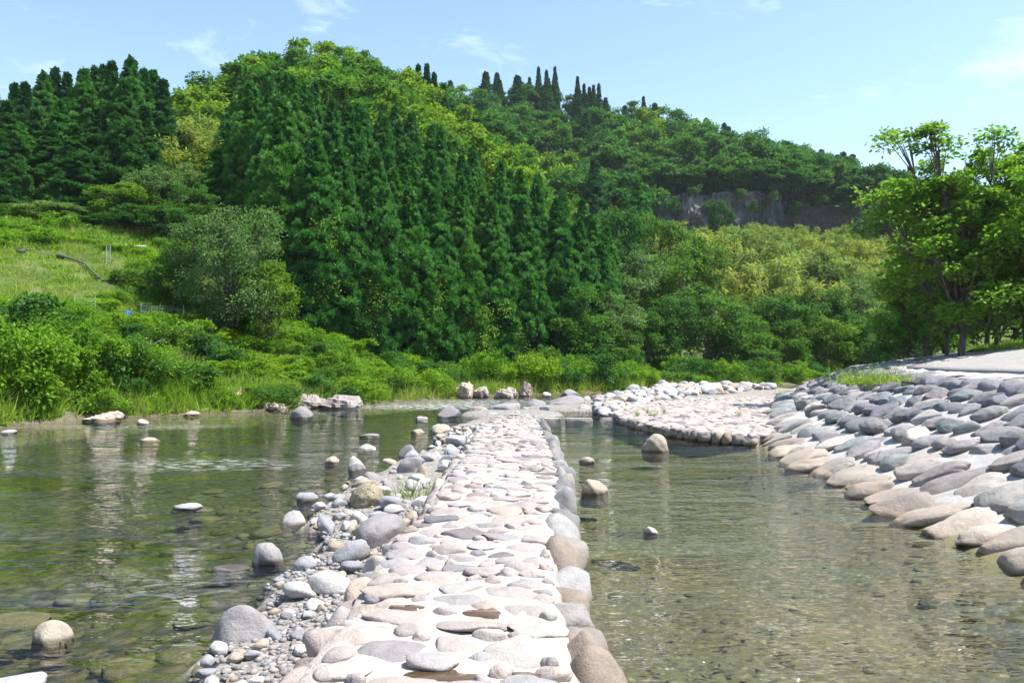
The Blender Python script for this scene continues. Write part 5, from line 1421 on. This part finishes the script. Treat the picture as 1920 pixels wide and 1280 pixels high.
# grass tufts that stand alone
def tuft(px, py, z0, hpx, label, n=70, spread=.15):
    g = G(px, py, z0); h = hpx / FPX * g[1]
    b = MB()
    b.blades(np.c_[rng.normal(0, spread, n), rng.normal(0, spread * .6, n), np.zeros(n) - .03], rdir(n, 1.3), rdir(n) * np.array([1, 1, .2]), h * rng.uniform(.5, 1.15, n), .016, rng.random(n))
    tag(obj('grass_tuft', b.mesh('blades'), M['grass'], None, (g[0], g[1], z0)), label, 'grass tuft', 'lone grass tufts')
tuft(778, 938, 0.1, 62, 'green grass tuft among the boulders left of the causeway', 130, .16)
tuft(600, 955, 0.0, 26, 'thin grass sprig at the water edge by the white boulders', 22, .025)
for px, e_, lab in [(1625, 4.3, 'left grass tuft on the embankment crest'), (1665, 4.6, 'right grass tuft on the embankment crest'), (1600, 4.4, 'small weed left on the embankment crest')]:
    d = 24.0
    for d in np.arange(14, 45, .25):
        if -sdist(TOE, np.array([XP(px, d)]), np.array([d]))[0] < e_: break
    x = XP(px, d); z = float(ramp_bank(e_)); b = MB(); n = 120
    b.blades(np.c_[rng.normal(0, .18, n), rng.normal(0, .15, n), np.zeros(n) - .02], rdir(n, 1.4), rdir(n) * np.array([1, 1, .2]), rng.uniform(.1, .42, n), .02, rng.random(n))
    tag(obj('grass_tuft', b.mesh('blades'), M['grass'], None, (x, d, z)), lab, 'grass tuft', 'lone grass tufts')
tuft(1470, 738, 0.5, 14, 'weed where the apron meets the embankment', 60, .25)
for i, px in enumerate((1195, 1215, 1228, 1245, 1385)):
    tuft(px, 777 - (i % 2) * 5, 0.3, 18, 'thin weed growing in the cobbled apron, %s' % nth(i), 24, .03)

# ------------------------------------------------------------------ cliff
def cliff_mesh(pts, ztop, zbot, thick, seed, amp):
    m_ = MB(); pts = np.array(pts, float)
    cu = np.r_[0, np.cumsum(np.hypot(*np.diff(pts, axis=0).T))]; s = np.linspace(0, cu[-1], 170); nz = 30
    x, y = np.interp(s, cu, pts[:, 0]), np.interp(s, cu, pts[:, 1])
    x = x + np.random.default_rng(int(seed)).normal(0, .12, len(x))
    rows = []
    for j in range(nz):
        t = j / (nz - 1)
        o = np.array([noise.fractal(Vector((si * .22, t * 2.4 + seed, 0)), 0.7, 2.3, 6) * amp * 1.6 + abs(noise.noise(Vector((si * .8 + 2 * noise.noise(Vector((t * 3, si * .2, 0))), t * 1.5, seed)))) * amp * 1.4 for si in s])
        zt = np.interp(s, [0, cu[-1]], ztop) + np.array([noise.noise(Vector((si * .3, seed, 2))) for si in s]) * 1.0
        rows.append(np.c_[x, y + o + t * 1.2, zbot + (zt - zbot) * t])
    rows.append(rows[-1] + np.array([0, thick, 0.3]))
    rows = np.array(rows); nr, nc = rows.shape[:2]; ii = np.arange(nr * nc).reshape(nr, nc)
    m_.add(rows.reshape(-1, 3), np.stack([ii[:-1, :-1], ii[:-1, 1:], ii[1:, 1:], ii[1:, :-1]], -1).reshape(-1, 4))
    return m_.mesh('cliff')
tag(obj('cliff', cliff_mesh([(XP(1195, 170), 172), (XP(1300, 168), 169), (XP(1400, 168), 168.5), (XP(1475, 168), 169.5)], (36.6, 36.6), 22, 9, 3.0, 1.1), M['cliff']), kind='structure')
tag(obj('bluff', cliff_mesh([(XP(1462, 172), 171.5), (XP(1580, 168), 168.5), (XP(1700, 164), 164)], (35.5, 32.5), 20, 10, 8.0, 0.5), M['dark_cliff']), kind='structure')

for i, (px, py, w) in enumerate([(1222, 372, 2.6), (1262, 388, 3.0), (1300, 362, 2.2), (1330, 392, 3.0), (1388, 366, 2.4), (1412, 390, 2.6), (1450, 372, 2.4), (1492, 392, 3.0), (1540, 380, 2.6), (1590, 392, 2.8), (1640, 384, 2.6)]):
    d = 168.3 if px < 1480 else np.interp(px, [1480, 1580, 1700], [170.5, 168, 164]); q = P(px, py, d)
    tree('shrub', SHRD[i % 2], 'small shrub clinging to the cliff face, %s' % nth(i), 'shrub', q - np.array([0, 0, .6]), w * .9, w, 'shrubs on the cliff face')

# ------------------------------------------------------------------ small things on the left bank
def on_bank(px, py, d0=25, d1=70):
    for d in np.arange(d0, d1, .1):
        p = P(px, py, d)
        if p[1] > 5 and gz(p[0], p[1]) > p[2]: return p
    return P(px, py, d1)
# guardrail
gr = empty('guardrail', (0, 0, 0)); a = P(145, 455, 50.0); b_ = P(275, 464, 50.0)
gr.location = a
tag(gr, 'white roadside guardrail seen above the left bank', 'guardrail')
dv = b_ - a
m_ = MB(); seg = 12
for j in range(seg):
    t0, t1 = j / seg, (j + 1) / seg
    for zo, th in ((0, .0), (.11, .03), (.22, .0)):
        pass
prof_ = [(-.02, .08), (.03, .11), (-.01, .14), (-.01, .16), (.03, .19), (-.02, .22)]
L = np.hypot(dv[0], dv[1]); ux, uy = dv[0] / L, dv[1] / L
V = [[dv[0] * t + uy * o, dv[1] * t - ux * o, dv[2] * t + h - .12] for t in np.linspace(0, 1, seg + 1) for o, h in prof_]
k = len(prof_)
m_.add(V, [[i * k + j, i * k + j + 1, (i + 1) * k + j + 1, (i + 1) * k + j] for i in range(seg) for j in range(k - 1)])
obj('rail', m_.mesh('rail'), M['white_metal'], gr)
for t in np.linspace(.05, .95, 4):
    m_ = MB(); m_.tube([(dv[0] * t - uy * .06, dv[1] * t + ux * .06, dv[2] * t - 1.1), (dv[0] * t - uy * .06, dv[1] * t + ux * .06, dv[2] * t + .15)], [.03, .03], 8)
    obj('post', m_.mesh('post', True), M['white_metal'], gr)
for i, px in enumerate((150, 178, 205, 232, 262)):
    y = 48.9 + .3 * (i % 2); x = XP(px, y)
    tree('shrub', SHR[i % 4], 'low weedy shrub right in front of the white guardrail, %s' % nth(i), 'shrub', (x, y, gz(x, y) - .1), max(P(px, 462 - (i % 3) * 3, y)[2] - gz(x, y), .5), 1.5, 'shrubs before the guardrail')
# wire fence
for (pts_, lab) in [([(264, 612), (300, 612), (344, 612)], 'grey wire mesh fence under the big bank tree'), ([(139, 598), (178, 600)], 'short wire fence low on the grassy bank'), ([(199, 497), (207, 495)], 'narrow upright wire panel beside the road')]:
    W = [on_bank(a, b) for a, b in pts_]
    fe = empty('wire_fence', W[0]); tag(fe, lab, 'fence', 'wire fences')
    hgt = 0.95
    for w in W:
        q = w - W[0]; m_ = MB(); m_.tube([q + [0, -.0, -.2], q + [0, 0, hgt + .15]], [.014, .014], 6)
        obj('post', m_.mesh('post', True), M['grey_metal'], fe)
    for w0, w1 in zip(W[:-1], W[1:]):
        m_ = MB(); q0, q1 = w0 - W[0], w1 - W[0]
        for zz in np.linspace(.05, hgt, 9): m_.tube([q0 + [0, -.03, zz], q1 + [0, -.03, zz]], [.0035, .0035], 3)
        for t in np.linspace(0.02, .98, max(3, int(np.linalg.norm(q1 - q0) / .12))):
            q = q0 + (q1 - q0) * t; m_.tube([q + [0, -.036, .05], q + [0, -.036, hgt]], [.0035, .0035], 3)
        obj('wire_mesh', m_.mesh('wire_mesh'), M['grey_metal'], fe)
# hose, sacks, scrap, dead wood
p = [on_bank(a, b) + np.array([0, -.1, .16]) for a, b in [(118, 486), (135, 491), (160, 500), (172, 512), (188, 528)]]
m_ = MB(); m_.tube(np.array(p) - p[0], [.05] * 5, 7)
tag(obj('drain_pipe', m_.mesh('drain_pipe', True), M['pipe'], None, p[0]), 'dark pipe running down over the meadow edge', 'pipe')
for (px, py, lab) in [(41, 476, 'small dark lump at the upper meadow edge'), (117, 485, 'dark bundle at the upper end of the pipe')]:
    w = on_bank(px, py); V, F = rock_vf(int(px), 3, .2, 5)
    tag(obj('dark_bundle', mesh_np('dark_bundle', V * np.array([.28, .2, .16]), F, {'var': np.zeros(len(V))}, True), M['pipe'], None, w + np.array([0, -.1, .12])), lab, 'bundle')
w = on_bank(246, 610); bm = bmesh.new(); bmesh.ops.create_grid(bm, x_segments=8, y_segments=4, size=.5)
for v in bm.verts: v.co = Vector((v.co.x * .3, v.co.y * .18, 0)) + Vector((0, 0, .12 * noise.noise(v.co * 5)))
r_ = bmesh.ops.solidify(bm, geom=bm.faces[:], thickness=.008)
me = bpy.data.meshes.new('plastic_scrap'); bm.to_mesh(me); bm.free()
tag(obj('plastic_scrap', me, M['blue'], None, w + np.array([0, -.25, .55]), (R(60), R(35), 0)), 'blue plastic scrap caught in the bank weeds', 'scrap')
def dead_branch(px, py, px2, py2, lab, seed, off=.7):
    global rng
    keep = rng; rng = np.random.default_rng(seed)
    a = on_bank(px, py); b = P(px2, py2, a[1] + .5)
    a = a + np.array([0, -off, off * .75]); b = b + np.array([0, -off, off * .6])
    m_ = MB(); L = np.linalg.norm(b - a)
    pth = [a * (1 - t) + b * t + rng.normal(0, .05 * L * .3, 3) for t in np.linspace(0, 1, 6)]
    m_.tube(np.array(pth) - a, np.linspace(.022, .006, 6), 6)
    for i in range(7):
        q = pth[1 + i % 5]; d_ = (b - a) / L + rng.normal(0, .5, 3); d_ /= np.linalg.norm(d_)
        l2 = L * rng.uniform(.15, .4); q2 = q + d_ * l2 * .5 + rng.normal(0, .03, 3)
        m_.tube(np.array([q, q2, q + d_ * l2 + rng.normal(0, .05, 3)]) - a, [.014, .009, .004], 4)
    rng = keep
    tag(obj('dead_branch', m_.mesh('dead_branch', True), M['deadwood'], None, a), lab, 'branch', 'bleached dead branches on the left bank')
dead_branch(100, 655, 148, 628, 'bleached forked dead branch high in the left shrubs', 1)
dead_branch(140, 700, 215, 668, 'long bleached dead branch sloping through the left shrubs', 2)
dead_branch(270, 680, 318, 655, 'dead branch in the middle of the bank shrubs', 3)
dead_branch(265, 700, 340, 692, 'low horizontal dead branch above the shore grass', 4)
dead_branch(505, 655, 540, 632, 'thin dead branch right of the big bank tree', 5)
# patch of dry earth and straw
for (px, py, w, lab) in [(348, 650, .55, 'brown heap of dry straw on the bank'), (430, 738, .9, 'bare earthy slip on the bank above the water')]:
    q = on_bank(px, py); V, F = rock_vf(px, 4, .2, 3, fine=.04)
    tag(obj('straw_heap', mesh_np('straw_heap', V * np.array([w, w * .8, .25]), F, {'var': np.zeros(len(V))}, True), M['straw'], None, q + np.array([0, 0, .05]), (0.4, 0, 0)), lab, 'heap')

# ------------------------------------------------------------------ tell the members of small groups apart by their place
shared = {}
for o in sc.objects:
    if o.parent is None and 'group' in o :
        shared.setdefault((o['group'], o['label']), []).append(o)
for (g_n, lab), os_ in shared.items():
    if 2 <= len(os_) <= 36:
        os_.sort(key=lambda o: proj(o.location.x, o.location.y, o.location.z)[0])
        for i, o in enumerate(os_):
            o['label'] = lab + ', ' + nth(i)

# ------------------------------------------------------------------ summer haze in the valley air
bm = bmesh.new(); bmesh.ops.create_cube(bm, size=1.0)
bmesh.ops.scale(bm, vec=(900, 700, 130), verts=bm.verts); bmesh.ops.translate(bm, vec=(0, 190, 55), verts=bm.verts)
me = bpy.data.meshes.new('haze'); bm.to_mesh(me); bm.free()
hm, ns, ls, out = newmat('valley_haze')
pv = ns.new('ShaderNodeVolumePrincipled'); pv.inputs['Color'].default_value = (0.82, 0.92, 1.0, 1); pv.inputs['Density'].default_value = 0.00013
pv.inputs['Anisotropy'].default_value = 0.25
ls.new(pv.outputs[0], out.inputs['Volume'])
tag(obj('haze', me, hm), kind='stuff')
